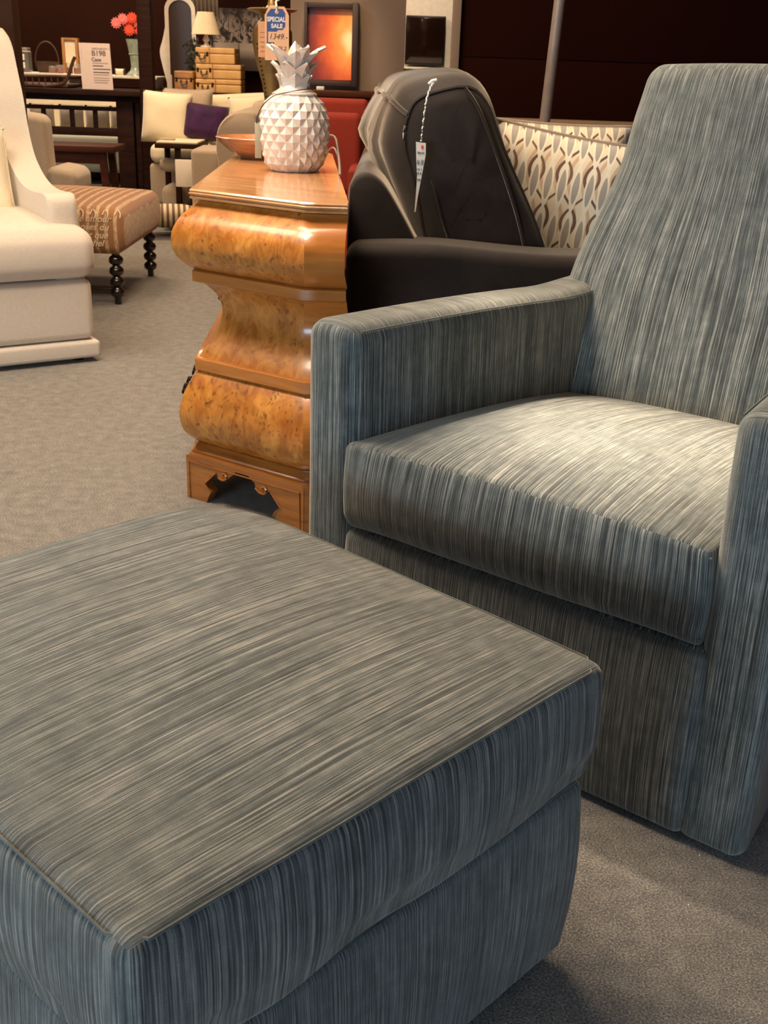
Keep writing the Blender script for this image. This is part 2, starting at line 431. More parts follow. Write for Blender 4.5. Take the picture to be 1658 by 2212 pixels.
# ------------------------------------------------------------------ setting
m = M(); m.box(-7, -4, -.06, 5, 12, 0, r=0.001); struct('floor', m, M_CARPET)
M_DARKWALL = plain('dark_brown_wall', '2a140d', .9, var=.15, scale=3, Specular_IOR_Level=.05)
M_GREYWALL = plain('taupe_wall', '85705f', .85, var=.06, scale=3)
M_PANEL = plain('dark_umber_panel', '240b05', .9, var=.2, scale=2, Specular_IOR_Level=.05)
M_CEIL = plain('ceiling_paint', '8c7766', .9)
m = M(); m.box(-7, 11.2, 0, 5, 11.3, 3.4, r=.001); struct('wall_back', m, M_DARKWALL)
m = M(); m.box(-7.1, -4, 0, -7, 11.3, 3.4, r=.001); struct('wall_left', m, M_DARKWALL)
m = M(); m.box(5, -4, 0, 5.1, 11.3, 3.4, r=.001); struct('wall_right', m, M_DARKWALL)
m = M(); m.box(-7, -4.1, 0, 5, -4, 3.4, r=.001); struct('wall_front', m, M_GREYWALL)
m = M(); m.box(-7, -4, 3.4, 5, 11.3, 3.5, r=.001); struct('ceiling', m, M_CEIL)
m = M(); m.box(-.66, 7.25, 0, .025, 7.45, 3.4, r=.004); struct('wall_middle', m, M_GREYWALL)
m = M(); m.box(.0, 9.3, 0, .42, 9.4, 3.4, r=.004); struct('wall_recess', m, M_WHITE)
m = M(); m.box(.30, 6.5, .84, 5, 6.62, 1.135, r=.004); m.box(.30, 6.5, 1.14, 5, 6.62, 3.4, r=.004); struct('wall_side', m, M_PANEL)
m = M(); m.box(.40, 6.44, 0, 5, 6.66, .838, r=.01); struct('trim_1', m, plain('beige_dado_paint', '8f7558', .7, var=.08))
m = M(); m.box(.275, 6.46, .0, .315, 6.64, 3.4, r=.004); struct('trim_2', m, M_GREYWALL)

# ------------------------------------------------------------------ ottoman (foreground)
ott = thing('ottoman', 'large square slate striped velvet ottoman in the foreground, in front of the matching armchair', 'ottoman', (-.1879, .6713, 0), .815)
OL, OW = .665, .735
def w_ot(x, y, z):
    zz = (z-.287)/(.4545-.287)
    X = 2*x/OL-1; Y = 2*y/OW-1
    if zz > .5:
        k = max(0, 1-X*X)**.8*max(0, 1-Y*Y)**.8
        z += (.022*k - .016*max(0, X)**8*max(0, Y)**8)*min(1, (zz-.5)*2)
    b = .013*sin(PI*min(1, max(0, zz)))**.8
    x += b*X*abs(X)**5*(1-Y*Y*.6); y += b*Y*abs(Y)**5*(1-X*X*.6)
    # slight hollow of the seam between tufts
    if zz < .3: x -= .004*X*abs(X)**7*(1+sin(y*22)); y -= .004*Y*abs(Y)**7*(1+sin(x*22+1))
    q = max(0, X)**6*max(0, Y)**6
    x -= .035*q; y -= .035*q
    z += wob((x, y, z), .003, 6)
    if zz < .4: z += .0035*(1-zz/.4)*(sin(x*31)+sin(y*29+2))
    return x, y, z
m = M(); m.rbox((0, 0, .284), (OL, OW, .4545), .016, 3, 28, w_ot, top='y'); m.build('top_cushion', M_FAB, ott, world=False, ang=0)
def w_ob(x, y, z):
    X = 2*x/OL-1; Y = 2*y/OW-1; zz = (z-.025)/.262
    b = .008*sin(PI*min(1, max(0, zz)))-.004*(1-zz)
    x += b*X*abs(X)**5; y += b*Y*abs(Y)**5
    return x, y, z
m = M(); m.rbox((.006, .006, .025), (OL-.006, OW-.006, .290), .014, 3, 20, w_ob, top='y'); m.build('base', M_FAB, ott, world=False, ang=0)
def rim(pts, r, name, mat, parent, world=False):
    m = M(); m.tube(pts, r, 6); return m.build(name, mat, parent, world=world)
e = .004
loop = []
for a, b in (((0, 0), (OL, 0)), ((OL, 0), (OL, OW)), ((OL, OW), (0, OW)), ((0, OW), (0, 0))):
    for i in range(14):
        t = (i+.45)/14; loop.append(w_ot(a[0]+(b[0]-a[0])*t, a[1]+(b[1]-a[1])*t, .4505))
def inset(p, k, L, W): return (L/2+(p[0]-L/2)*(1-k), W/2+(p[1]-W/2)*(1-k), p[2])
loop = [inset(p, .008, OL, OW) for p in loop]; loop.append(loop[0])
rim(loop, .0016, 'seam', M_FAB, ott)

# ------------------------------------------------------------------ armchair (foreground)
chair = thing('armchair', 'slate striped velvet armchair with high back and loose seat cushion behind the ottoman', 'armchair', (-.1484, 1.8952, 0), -.6651)
CW, AW = .886, .114
def taper(s, t):
    k = .09*max(0, t)/.76
    return s + k*(1-2*s/CW)
def w_arm(side):
    def fn(x, y, z):
        t = y/.76
        zz = (z-.02)/.665
        thick = AW+.0*t
        # pillowed top, slightly slack in the middle of its run
        if zz > .9: z += .006*sin(PI*min(1, max(0, t*1.1))) + (-.012*max(0, t)) + .016*smooth01((t-.75)/.25) + .008*(1-((x-(AW/2 if side < 0 else CW-AW/2))/(AW/2))**2)
        mid = AW/2 if side < 0 else CW-AW/2
        b = .004*sin(PI*min(1, max(0, zz)))*sin(PI*min(1, max(0, t)))
        x += b*(1 if x > mid else -1)
        inner = x > mid if side < 0 else x < mid
        k = .09*max(0, y)/.76
        x += (k if side < 0 else -k)
        # front panel a little wider toward the floor
        x += (-1 if side > 0 else 1)*(-.004)*(1-zz)*0
        y += wob((x*2, 0, z*3), .004, 2)
        return x, y, z
    return fn
m = M(); m.rbox((0, 0, .004), (AW, .80, .685), .027, 4, 22, w_arm(-1), top='y'); m.build('armrest', M_FAB, chair, world=False, ang=0)
m = M(); m.rbox((CW-AW, 0, .004), (CW, .80, .685), .027, 4, 22, w_arm(1), top='y'); m.build('armrest', M_FAB, chair, world=False, ang=0)
# thin seams along the arm tops and fronts
for side in (-1, 1):
    f_ = w_arm(side); x_in = AW-.005 if side < 0 else CW-AW+.005; x_out = .005 if side < 0 else CW-.005
    pts = [f_(x_in, .02+.70*i/14, .6775) for i in range(15)]
    rim(pts, .0016, 'seam', M_FAB, chair)
def w_rail(x, y, z):
    zz = (z-.02)/.305
    y -= .010*sin(PI*min(1, max(0, zz)))*(y < .3)
    X = (x-.443)/.33
    if zz > .85: z += .004*(1-X*X)
    return taper(x, y), y, z
m = M(); m.rbox((AW-.02, -.002, .005), (CW-AW+.02, .72, .334), .024, 4, 20, w_rail, top='x'); m.build('seat_base', M_FAB, chair, world=False, ang=0)
def w_seat(x, y, z):
    X = (x-.4415)/.337; Y = (y-.32)/.335
    zz = (z-.326)/.154
    if zz > .5: z += .034*max(0, 1-X*X)**.7*max(0, 1-Y*Y)**.7*(zz-.5)*2 - .018*smooth01((y-.15)/.5)*1
    else: z += .004*(1-X*X)
    y -= .014*sin(PI*min(1, max(0, zz)))*(1 if y < .2 else 0)*(1-X**4)
    if y < .2 and zz < .18: y += .012*(.18-zz)/.18
    x += .006*sin(PI*min(1, max(0, zz)))*X
    z += wob((x, y, z), .004, 5)
    kx = .085*max(0, y-.02)/.76*(1-2*x/CW)
    return x+kx, y, z
m = M(); m.rbox((.100, -.006, .328), (.770, .66, .488), .012, 4, 30, w_seat, top='x'); cu = m.build('seat_cushion', M_FAB, chair, world=False, ang=0)
pts = [Vector(w_seat(.112+.658*i/24, -.004, .4755))+Vector((0, .003, 0)) for i in range(25)]
m = M(); m.tube(pts, .0024, 6); m.build('seam', M_FAB, cu, world=False)
pts = [Vector(w_seat(.112+.658*i/24, -.006, .346))+Vector((0, .0035, 0)) for i in range(25)]
m = M(); m.tube(pts, .0022, 6); m.build('seam', M_FAB, cu, world=False)
def w_back(x, y, z):
    # box space: x across, y 0..0.17 thick, z .30..1.10
    lean = .60+(z-.42)*.295
    half = .271+.062*smooth01((.97-z)/.30)+.012*smooth01((z-.9)/.2)*0
    X = (x-.5)/.5
    cx = .443
    yy = y + lean
    if y < .08: yy -= .018*(1-X*X)*smooth01((z-.4)/.2)
    if z > .98: half -= .010*smooth01((z-.98)/.12)
    z2 = z + .008*(1-X*X)*(z > 1.0)
    return cx+X*half, yy, z2
m = M(); 
# rounded in real space: build rounded box in metres then remap
def w_back2(x, y, z):
    Xn = (x-.27)/.54+.5-.5   # x in 0..0.54
    return w_back(.5+(x-.27)/.54, y, z)
m.rbox((0, 0, .22), (.54, .15, 1.112), .034, 5, 26, w_back2, top='x'); m.build('backrest', M_FAB, chair, world=False, ang=0)
m = M(); m.lathe([(0, .0), (.20, .0), (.205, .006), (.20, .022), (.03, .024), (.03, .06), (0, .06)], 32, (.44, .38, 0)); lbl(m.build('swivel_base', M_BLACK, chair, world=False), 'black round swivel plate')

# ------------------------------------------------------------------ bombe chest
ch = thing('bombe_chest', 'honey burl veneer bombe chest with swelling sides and carved bracket base', 'chest', (-.2042, 2.5934, 0), -.5952)
dv = Vector((-.588, .809, 0)); LN = 1.45
PL = [Vector((-.355, 0, 0)), Vector((0, 0, 0)), Vector((.080, .056, 0))]
PL += [PL[2]+dv*LN*.98+Vector((-.0547, -.0370, 0)), PL[1]+dv*(LN+.08)+Vector((-.15, .10, 0))*.3, PL[0]+dv*LN]
MI = [Vector((-.51, -1, 0)), Vector((.8, -1, 0)), Vector((.55, -.90, 0)), Vector((-.56, .83, 0)), Vector((0, 1, 0)), Vector((-1.1, .5, 0))]
def ring(o, z, sub=(10, 3, 12, 3, 3, 12)):
    out = []; P = [p+mm*o for p, mm in zip(PL, MI)]
    for i in range(6):
        a, b = P[i], P[(i+1) % 6]
        for k in range(sub[i]): q = a+(b-a)*k/sub[i]; out.append(Vector((q.x, q.y, z)))
    return out
SUB = (10, 3, 12, 3, 3, 12); tot = sum(SUB)
prof = [(.772, -.02), (.762, -.012), (.74, .018), (.72, .034), (.70, .043), (.675, .046), (.657, .043), (.635, .03), (.615, .008), (.604, -.014)]
prof = catmull([(o, z, 0) for z, o in prof], 3)
def chest_section(prof, name, mat):
    rings = [ring(p[0], p[1]) for p in prof]
    m = M(); n = tot
    vs_ = [p for r in rings for p in r]; fs, us, mi = [], [], []
    for i in range(len(rings)-1):
        for k in range(n):
            fs.append([i*n+k, i*n+(k+1) % n, (i+1)*n+(k+1) % n, (i+1)*n+k]); us.append([(0, 0)]*4)
            mi.append(1 if 10 <= k < 13 else 0)
    fs += [list(range(n)), [(len(rings)-1)*n+k for k in range(n)]]; us += [[(0, 0)]*n]*2; mi += [0, 0]
    m.add(vs_, fs, us, mi); return m.build(name, mat, ch, world=False, ang=35)
chest_section(prof, 'upper_body', [M_BURL, M_HONEY])
chest_section([Vector(p) for p in ((-.03, .606, 0), (-.004, .605, 0), (0, .602, 0), (0, .578, 0), (-.004, .575, 0), (-.03, .574, 0))], 'molding', [M_HONEY, M_HONEY])
pw = catmull([(o, z, 0) for z, o in [(.576, -.02), (.56, -.038), (.539, -.057), (.515, -.067), (.49, -.069), (.46, -.062), (.43, -.045), (.40, -.022), (.378, -.008)]], 3)
chest_section(pw, 'waist', [M_BURL, M_HONEY])
chest_section([Vector(p) for p in ((-.03, .384, 0), (-.004, .383, 0), (0, .38, 0), (0, .352, 0), (-.006, .348, 0), (-.03, .347, 0))], 'molding', [M_HONEY, M_HONEY])
pb = catmull([(o, z, 0) for z, o in [(.350, -.01), (.33, .006), (.305, .022), (.278, .033), (.25, .040), (.22, .040), (.19, .030), (.168, .010), (.150, -.012)]], 3)
chest_section(pb, 'lower_body', [M_BURL, M_HONEY])
chest_section([Vector(p) for p in ((-.02, .776, 0), (-.006, .775, 0), (.0, .777, 0), (.001, .781, 0), (-.003, .784, 0), (.002, .787, 0), (.003, .790, 0), (-.001, .793, 0), (.001, .796, 0), (-.002, .800, 0), (-.02, .801, 0))], 'top', [M_TOPW, M_TOPW])
chest_section([Vector(p) for p in ((-.03, .156, 0), (-.002, .155, 0), (.002, .150, 0), (.006, .140, 0), (.014, .134, 0), (.012, .130, 0), (.020, .126, 0), (.020, .118, 0), (.0, .112, 0))], 'base_molding', [M_BASEW, M_BASEW])
# bracket feet: carved apron on the near side, plain blocks elsewhere
L0, R0 = -.378, .019
ap = [(L0, .118), (L0, .0), (-.308, .0), (-.300, .02), (-.290, .035), (-.311, .055), (-.293, .078), (-.271, .093), (-.262, .083), (-.250, .078), (-.236, .080), (-.224, .092), (-.212, .101), (-.204, .110),
      (-.160, .110), (-.150, .101), (-.140, .096), (-.136, .084), (-.120, .074), (-.102, .074), (-.090, .088), (-.072, .070), (-.055, .050), (-.070, .036), (-.078, .022), (-.068, .012), (-.052, .0), (R0, .0), (R0, .118)]
m = M(); m.prism(ap, lambda a, b, c: Vector((a, -.020+c, b)), .026); ap_o = m.build('apron', M_BASEW, ch, world=False, ang=30)
for pts in ([(-.262, .083), (-.252, .079), (-.240, .081), (-.233, .089), (-.238, .097), (-.246, .096), (-.247, .090)], [(-.135, .085), (-.122, .076), (-.106, .076), (-.099, .084), (-.104, .093), (-.113, .092), (-.114, .086)]):
    m = M(); m.tube([(q.x, -.0225, q.y) for q in catmull([(p[0], p[1], 0) for p in pts], 3)], .0035, 6); m.build('carved_scroll', M_BASEW, ap_o, world=False)
for pts in ([(-.290, .035), (-.311, .055), (-.271, .093)], [(-.090, .088), (-.055, .050), (-.070, .036), (-.078, .022)], [(-.366, .003), (-.366, .105), (.008, .105), (.008, .003)]):
    m = M(); m.tube([(a, -.0215, b) for a, b in pts], .0022, 5); m.build('carved_edge', M_BASEW, ap_o, world=False)
m = M()
m.loft([[PL[1]+Vector((.016, -.02, z)), PL[2]+Vector((.018, -.012, z)), PL[2]+Vector((.0, .02, z)), PL[1]+Vector((.0, .01, z))] for z in (0, .118)]); m.build('foot', M_BASEW, ch, world=False)
for a, b in ((PL[0]+dv*LN, .1), (PL[3], -.1)):
    m = M(); m.loft([[a+Vector((-.015, 0, z)), a+dv*-.14+Vector((-.015, 0, z)), a+dv*-.14+Vector((b, .05, z)), a+Vector((b, .05, z))] for z in (0, .118)]); m.build('foot', M_BASEW, ch, world=False)
m = M(); q0 = PL[0]+Vector((-.012, -.005, 0)); m.loft([[q0+Vector((0, 0, z)), q0+dv*.16+Vector((0, 0, z)), q0+dv*.16+Vector((.02, .012, z)), q0+Vector((.03, .012, z))] for z in (0, .118)]); m.build('foot', M_BASEW, ch, world=False)
nrm = Vector((-.809, -.588, 0))
for z, o in ((.665, .045), (.52, -.066), (.255, .040)):
    for k in (.22, .42, .95, 1.2):
        h = M(); base = PL[0]+dv*k+nrm*(o-.004)
        for dd in (-.035, .035):
            q = base+dv*dd; h.tube([q+Vector((0, 0, z)), q+nrm*.022+Vector((0, 0, z))], [.011, .006], 8)
        bail = [base+nrm*.02+dv*(-.035)+Vector((0, 0, z)), base+nrm*.026+dv*(-.036)+Vector((0, 0, z-.018)), base+nrm*.028+Vector((0, 0, z-.030)), base+nrm*.026+dv*.036+Vector((0, 0, z-.018)), base+nrm*.02+dv*.035+Vector((0, 0, z))]
        h.tube(catmull(bail, 4), .0035, 6); lbl(h.build('drawer_pull', M_BRONZE, ch, world=False), 'dark metal bail pull')

# ------------------------------------------------------------------ ceramic pineapple on the chest
PX, PY, PZ = -.292, 3.33, .8
pine = thing('pineapple_ornament', 'white glazed ceramic pineapple ornament standing on the burl chest top', 'ornament', (PX, PY, PZ), .15)
def prad(z):
    return interp(z, [0, .006, .03, .07, .11, .145, .175, .20, .216, .225], [.064, .070, .080, .0895, .0935, .091, .083, .068, .050, .030])
m = M(); NC, NRW = 15, 10
zs = [.003+.205*i/NRW for i in range(NRW+1)]
def lp(i, j, off=0):   # lattice point: row i, half-column j
    z = zs[i]; r = prad(z)+off; a = 2*PI*j/(2*NC); return Vector((r*cos(a), r*sin(a), z))
for i in range(1, NRW):
    for j in range(2*NC):
        if (i+j) % 2: continue
        L, R, T, B = lp(i, j-1), lp(i, j+1), lp(i+1, j), lp(i-1, j)
        rr = prad(zs[i]); a = 2*PI*j/(2*NC); A = Vector(((rr+.0085)*cos(a), (rr+.0085)*sin(a), zs[i]-.001))
        m.add([L, B, R, T, A], [(0, 1, 4), (1, 2, 4), (2, 3, 4), (3, 0, 4)])
for j in range(2*NC):    # half cells at top and bottom rows
    if j % 2 == 0: m.add([lp(0, j-1), lp(0, j+1), lp(1, j)], [(0, 1, 2)])
    if (NRW+j) % 2 == 0: m.add([lp(NRW, j-1), lp(NRW, j+1), lp(NRW-1, j)], [(0, 1, 2)])
m.lathe([(0, .001), (.062, .001), (.0675, .004)], 30)
m.lathe([(prad(.204)-.002, .204), (.064, .209), (.052, .216), (.043, .222), (.036, .235), (0, .24)], 30)
m.build('body', M_CERAM, pine, world=False, smooth=False)
def leaf(a, tilt, ln, wd, z0, r0):
    m = M(); rows = 6
    out = Vector((cos(a), sin(a), 0)); side = Vector((-sin(a), cos(a), 0)); up = Vector((0, 0, 1))
    vs_, fs = [], []
    for i in range(rows+1):
        t = i/rows; ww = wd*(math.sin(PI*min(1, .28+.72*t))**.8)*(1 if t < .99 else .1)+.0015
        ang_ = tilt*(.35+.9*t); c = out*(r0+ln*t*sin(ang_))+up*(z0+ln*t*cos(ang_))
        n_ = out*cos(ang_)-up*sin(ang_)
        vs_ += [c-side*ww, c+n_*.017*(1-t*.75), c+side*ww, c-n_*.006]
    for i in range(rows):
        for k in range(4): fs.append([4*i+k, 4*i+(k+1) % 4, 4*i+4+(k+1) % 4, 4*i+4+k])
    fs += [[0, 1, 2, 3], [4*rows+k for k in (0, 1, 2, 3)]]
    m.add(vs_, fs); return m.build('crown_leaf', M_CERAM, pine, world=False, smooth=False)
for k in range(7): leaf(2*PI*k/7+.2, .42, .050, .024, .216, .026)
for k in range(6): leaf(2*PI*k/6, .50, .074, .027, .230, .020)
for k in range(6): leaf(2*PI*k/6+.5, .50, .098, .028, .240, .012)
for k in range(5): leaf(2*PI*k/5-.24+PI/10, .60, .118, .028, .246, .008)
leaf(-1.5, .10, .105, .027, .240, .004)
# hang tag on a dark cord round its neck
hg = thing('hang_tag', 'narrow grey card tag on a dark cord hanging from the pineapple neck', 'tag', (PX-.09, PY-.03, PZ+.15))
cord = [(PX+.05, PY-.018, PZ+.223), (PX+.02, PY-.055, PZ+.220), (PX-.02, PY-.058, PZ+.212), (PX-.05, PY-.060, PZ+.203), (PX-.080, PY-.052, PZ+.180), (PX-.098, PY-.038, PZ+.150), (PX-.104, PY-.03, PZ+.125)]
m = M(); m.tube(catmull(cord, 5), .0013, 6); m.build('cord', M_BLACK, hg)
m = M(); m.box(PX-.108, PY-.032, PZ+.035, PX-.090, PY-.030, PZ+.13); m.build('card', plain('grey_green_card', 'a39a80', .6), hg)

# bowl behind the pineapple
bowl = thing('wooden_bowl', 'shallow reddish wooden bowl on the burl chest behind the pineapple', 'bowl', (-.44, 3.72, .8))
m = M(); m.lathe([(0, .0), (.055, .0), (.06, .006), (.09, .022), (.125, .050), (.135, .064), (.130, .066), (.118, .052), (.08, .026), (0, .014)], 40, (0, 0, 0))
m.build('bowl_body', wood('redwood_bowl', '9c5f38', 'c58a5c', .3), bowl, world=False, ang=50)
# metal cord lying over the chest corner
sc = thing('metal_chain', 'thin silver chain looped over the right edge of the burl chest', 'chain', (-.16, 3.3, .8))
m = M(); m.tube(catmull([(-.22, 3.42, .806), (-.20, 3.42, .87), (-.185, 3.40, .895), (-.165, 3.38, .89), (-.155, 3.34, .855), (-.148, 3.28, .83), (-.142, 3.2, .806)], 6), .0035, 8); m.build('loop', M_STEEL, sc)
m = M(); m.tube(catmull([(-.21, 3.5, .806), (-.19, 3.46, .85), (-.17, 3.42, .86), (-.155, 3.37, .83), (-.15, 3.3, .806)], 6), .0025, 8); m.build('strand', M_STEEL, sc)
sc.location.x -= .012

# ------------------------------------------------------------------ charcoal sofa
sofa = thing('charcoal_sofa', 'dark charcoal velvet sofa with sloping arm behind the striped armchair', 'sofa', (.35, 3.9, 0))
def w_sarm(x, y, z):
    if z > .6: z += .008*sin(9*x+1)
    return x, y, z
m = M(); m.rbox((-.119, 2.825, .03), (.88, 3.0, .672), .035, 5, 24, w_sarm); m.build('armrest', M_SOFA, sofa, ang=0)
m = M(); m.rbox((-.095, 4.82, .03), (.88, 4.98, .672), .05, 5, 24, w_sarm); m.build('armrest', M_SOFA, sofa, ang=0)
bf = catmull([(-.119, 0, .06), (-.120, 0, .45), (-.120, 0, .76), (-.112, 0, .815), (-.09, 0, .838), (-.062, 0, .838), (-.03, 0, .815), (.005, 0, .765), (.05, 0, .69), (.10, 0, .60), (.13, 0, .45), (.13, 0, .06)], 4, True)
def sect(prof, y, cx, cz, k): return [Vector((cx+(p.x-cx)*k, y, cz+(p.z-cz)*k)) for p in prof]
ys = [2.93, 2.935, 2.95, 3.1]+[3.1+.17*i for i in range(1, 11)]+[4.86, 4.87, 4.875]
ks = [.955, .985, 1, 1]+[1]*10+[1, .985, .955]
m = M(); m.loft([sect(bf, y, .0, .5, k) for y, k in zip(ys, ks)]); m.build('back_frame', M_SOFA, sofa, ang=50)
m = M(); m.rbox((.05, 2.96, .05), (.86, 4.84, .30), .03, 3, 10); m.build('seat_base', M_SOFA, sofa, ang=0)
for y0, y1 in ((3.0, 3.9), (3.9, 4.82)):
    m = M(); m.rbox((.12, y0, .30), (.88, y1, .47), .05, 4, 14, lambda x, y, z: (x, y, z)); m.build('seat_cushion', M_SOFA, sofa, ang=0)
for x in (-.05, .8):
    for y in (2.9, 4.9):
        m = M(); m.lathe([(0, 0), (.018, 0), (.028, .06), (0, .06)], 12, (x, y, 0)); m.build('foot', M_BLACKW, sofa)
cpf = [(.040, 1.0), (.055, 1.035), (.095, 1.058), (.17, 1.068), (.215, 1.03), (.25, .97), (.295, .88), (.355, .76), (.405, .66), (.41, .58), (.36, .50), (.20, .49), (.13, .56), (.10, .66), (.075, .78), (.052, .88), (.038, .95)]
cpf = catmull([(a, 0, b) for a, b in cpf], 3, True)
NP = len(cpf); CX, CZ = .22, .80
def cush_ring(y, y0, y1, off):
    t = (y-y0)/(y1-y0); e = sin(PI*min(1, max(0, t)))
    k = .86+.14*min(1, e*2.4)
    out = []
    for i, p in enumerate(cpf):
        x, z = CX+(p.x-CX)*k, CZ+(p.z-CZ)*k
        rear = max(0, min(1, (.20-p.x)/.15))
        topk = max(0, min(1, (p.z-.9)/.12))
        pl = .014*rear*noise.noise(Vector((p.z*2, y*30, off)))*min(1, max(0, (p.z-.62)/.1))*(1 if p.z < 1.0 else .5)*min(1, e*3)
        x -= rear*((.125, .175, .18)[int(off/3)]*e**.5*(1-.45*topk)*(1-.5*max(0, min(1, (.80-p.z)/.3))))-pl
        z += .018*e*topk
        nz = noise.noise(Vector((x*7, y*7+off, z*7)))
        x += nz*.010; z += nz*.010
        out.append(Vector((x, y, z)))
    return out
for n_, (y0, y1) in enumerate(((3.0, 3.5), (3.53, 4.03), (4.06, 4.56))):
    ysx = [y0+.001, y0+.006, y0+.018]+[y0+.04+(y1-y0-.08)*i/26 for i in range(27)]+[y1-.018, y1-.006, y1-.001]
    rings = [cush_ring(y, y0-.012, y1+.012, n_*3) for y in ysx]
    # near face bulges toward the viewer: add a shrinking cap
    c0 = sum((p for p in rings[0]), Vector())/NP
    caps = []
    for kk, dy in ((.0, .020), (.3, .020), (.6, .016), (.85, .009)):
        if kk == 0: continue
        caps.append([Vector((c0.x+(p.x-c0.x)*kk+noise.noise(p*9)*.01, y0-dy+noise.noise(Vector((p.x*14, kk*3, p.z*9)))*.008, c0.z+(p.z-c0.z)*kk)) for p in rings[0]])
    m = M(); m.loft(caps+rings); c_ = m.build('back_cushion', M_SOFA, sofa, ang=0)
    for rg in (rings[1], rings[-2]):
        m = M(); m.tube([p+(p-c0).normalized()*.002 for p in rg]+[rg[0]], .0055, 6, cap=False); m.build('piping', M_SOFA, c_)
    ri = min(range(NP), key=lambda i: abs(cpf[i].z-1.005)+(0 if cpf[i].x < .2 else 9))
    m = M(); m.tube([r[ri]+Vector((-.002, 0, noise.noise(Vector((0, r[ri].y*22, n_)))*.012)) for r in rings[1:-1]], .007, 6); m.build('piping', M_SOFA, c_)
    if n_ == 0:   # inner seam down the near boxing panel
        m = M(); m.tube(catmull([(.075, 2.992, .86), (.10, 2.984, .80), (.125, 2.980, .72), (.16, 2.985, .64), (.2, 2.99, .58)], 5), .003, 6); m.build('seam', M_SOFA, c_)
        m = M(); m.tube(catmull([(.165, 2.992, 1.045), (.20, 2.984, 1.0), (.245, 2.980, .91), (.29, 2.980, .81), (.325, 2.985, .72), (.355, 2.99, .62)], 5), .005, 6); m.build('seam', M_SOFA, c_)

# price tag pinned on the sofa cushion
ht = thing('price_tag', 'long cream price tag on twisted white string pinned to the charcoal sofa cushion', 'tag', (.06, 2.955, .9))
m = M(); m.tube([Vector(p)+Vector((sin(i*2.1)*.0012, 0, 0)) for i, p in enumerate(catmull([(.090, 2.975, 1.058), (.078, 2.955, 1.045), (.068, 2.945, 1.01), (.063, 2.945, .96), (.060, 2.945, .918)], 8))], .0022, 6); m.build('string', M_THREAD, ht)
m = M(); m.tube([(.074, 2.972, 1.052), (.082, 2.968, 1.060), (.092, 2.970, 1.062)], .0045, 6); m.build('knot', M_THREAD, ht)
tp = [(.047, .916), (.072, .914), (.073, .886), (.066, .838), (.0585, .79), (.0535, .745), (.0505, .745), (.0525, .79), (.0535, .83), (.050, .87)]
m = M(); m.prism(tp, lambda a, b, c: Vector((a, 2.944+c, b)), .0012); cdn = m.build('card', M_WCARD, ht)
m = M(); m.lathe([(0, 0), (.0032, 0), (.0032, .0006), (0, .0006)], 10); m.v = [Vector((.0635+p.x, 2.9436-p.z, .904+p.y*1.6)) for p in m.v]; lbl(m.build('seal', M_CORAL, cdn), 'small red seal')
for i, z in enumerate((.888, .868, .862, .848, .838, .822)):
    text('print', ['fabric', '31 72', '18 32', '14 1', '20 6', '199'][i], .008, M_INK, cdn, (.0605-.0008*i, 2.9432, z), (1, 0, 0), (0, 0, 1))

# patterned pillows on the sofa
def pillow(name, label, cat, loc, size, thick, mat, rx=0, ry=0, rz=0, group=None, pipe=None, nn=18, ratio=1.0):
    root = thing(name, label, cat, loc, 0, group); root.rotation_euler = (rx, ry, rz)
    m = M()
    def fn(sgn):
        def g(u, v):
            a, b = 2*u-1, 2*v-1
            k = max(0, (1-a**4)*(1-b**4))**.55
            pin = 1-.06*(1-(abs(a)*abs(b)))
            q = Vector((a*size/2*(1-.05*(1-b*b)*0-.04*(b*b-1)*-1), sgn*thick/2*k, b*size/2*ratio*(1-.04*(1-a*a))))
            q.y += noise.noise(q*9)*.008*k
            return q
        return g
    m.grid(fn(-1), nn, nn, uv=lambda u, v: (u*size, v*size*ratio)); m.grid(fn(1), nn, nn, uv=lambda u, v: (u*size, v*size*ratio))
    m.build('cover', mat, root, world=False, ang=0)
    if pipe:
        m = M(); f = fn(-1); q = [f(i/10, 0) for i in range(10)]+[f(1, i/10) for i in range(10)]+[f(1-i/10, 1) for i in range(10)]+[f(0, 1-i/10) for i in range(11)]
        m.tube(q, .0055, 7, cap=False); m.build('piping', pipe, root, world=False)
    return root
pillow('patterned_pillow', 'beige lattice print pillow with cord edge, nearer of the two on the charcoal sofa', 'pillow', (.455, 3.28, .715), .44, .17, M_LATTICE, rx=-.18, ry=.15, rz=-.12, pipe=plain('taupe_cord', '8f7f6c', .7))
pillow('patterned_pillow', 'beige lattice print pillow mostly hidden behind the nearer lattice pillow', 'pillow', (.50, 3.62, .735), .43, .16, M_LATTICE, rx=-.25, ry=.02, rz=-.1, pipe=plain('taupe_cord', '8f7f6c', .7))

# slim pole behind the sofa
po = thing('floor_pole', 'slim grey metal pole rising behind the patterned pillows', 'pole', (.62, 5.0, 0))
m = M(); m.tube([(.62, 5.0, .02), (.62, 5.0, .9), (.655, 5.0, 1.7), (.66, 5.0, 2.6)], .0225, 16); m.build('shaft', M_STEEL, po)
m = M(); m.lathe([(0, 0), (.14, 0), (.14, .015), (.03, .03), (0, .03)], 24, (.62, 5, 0)); m.build('foot', M_STEEL, po)

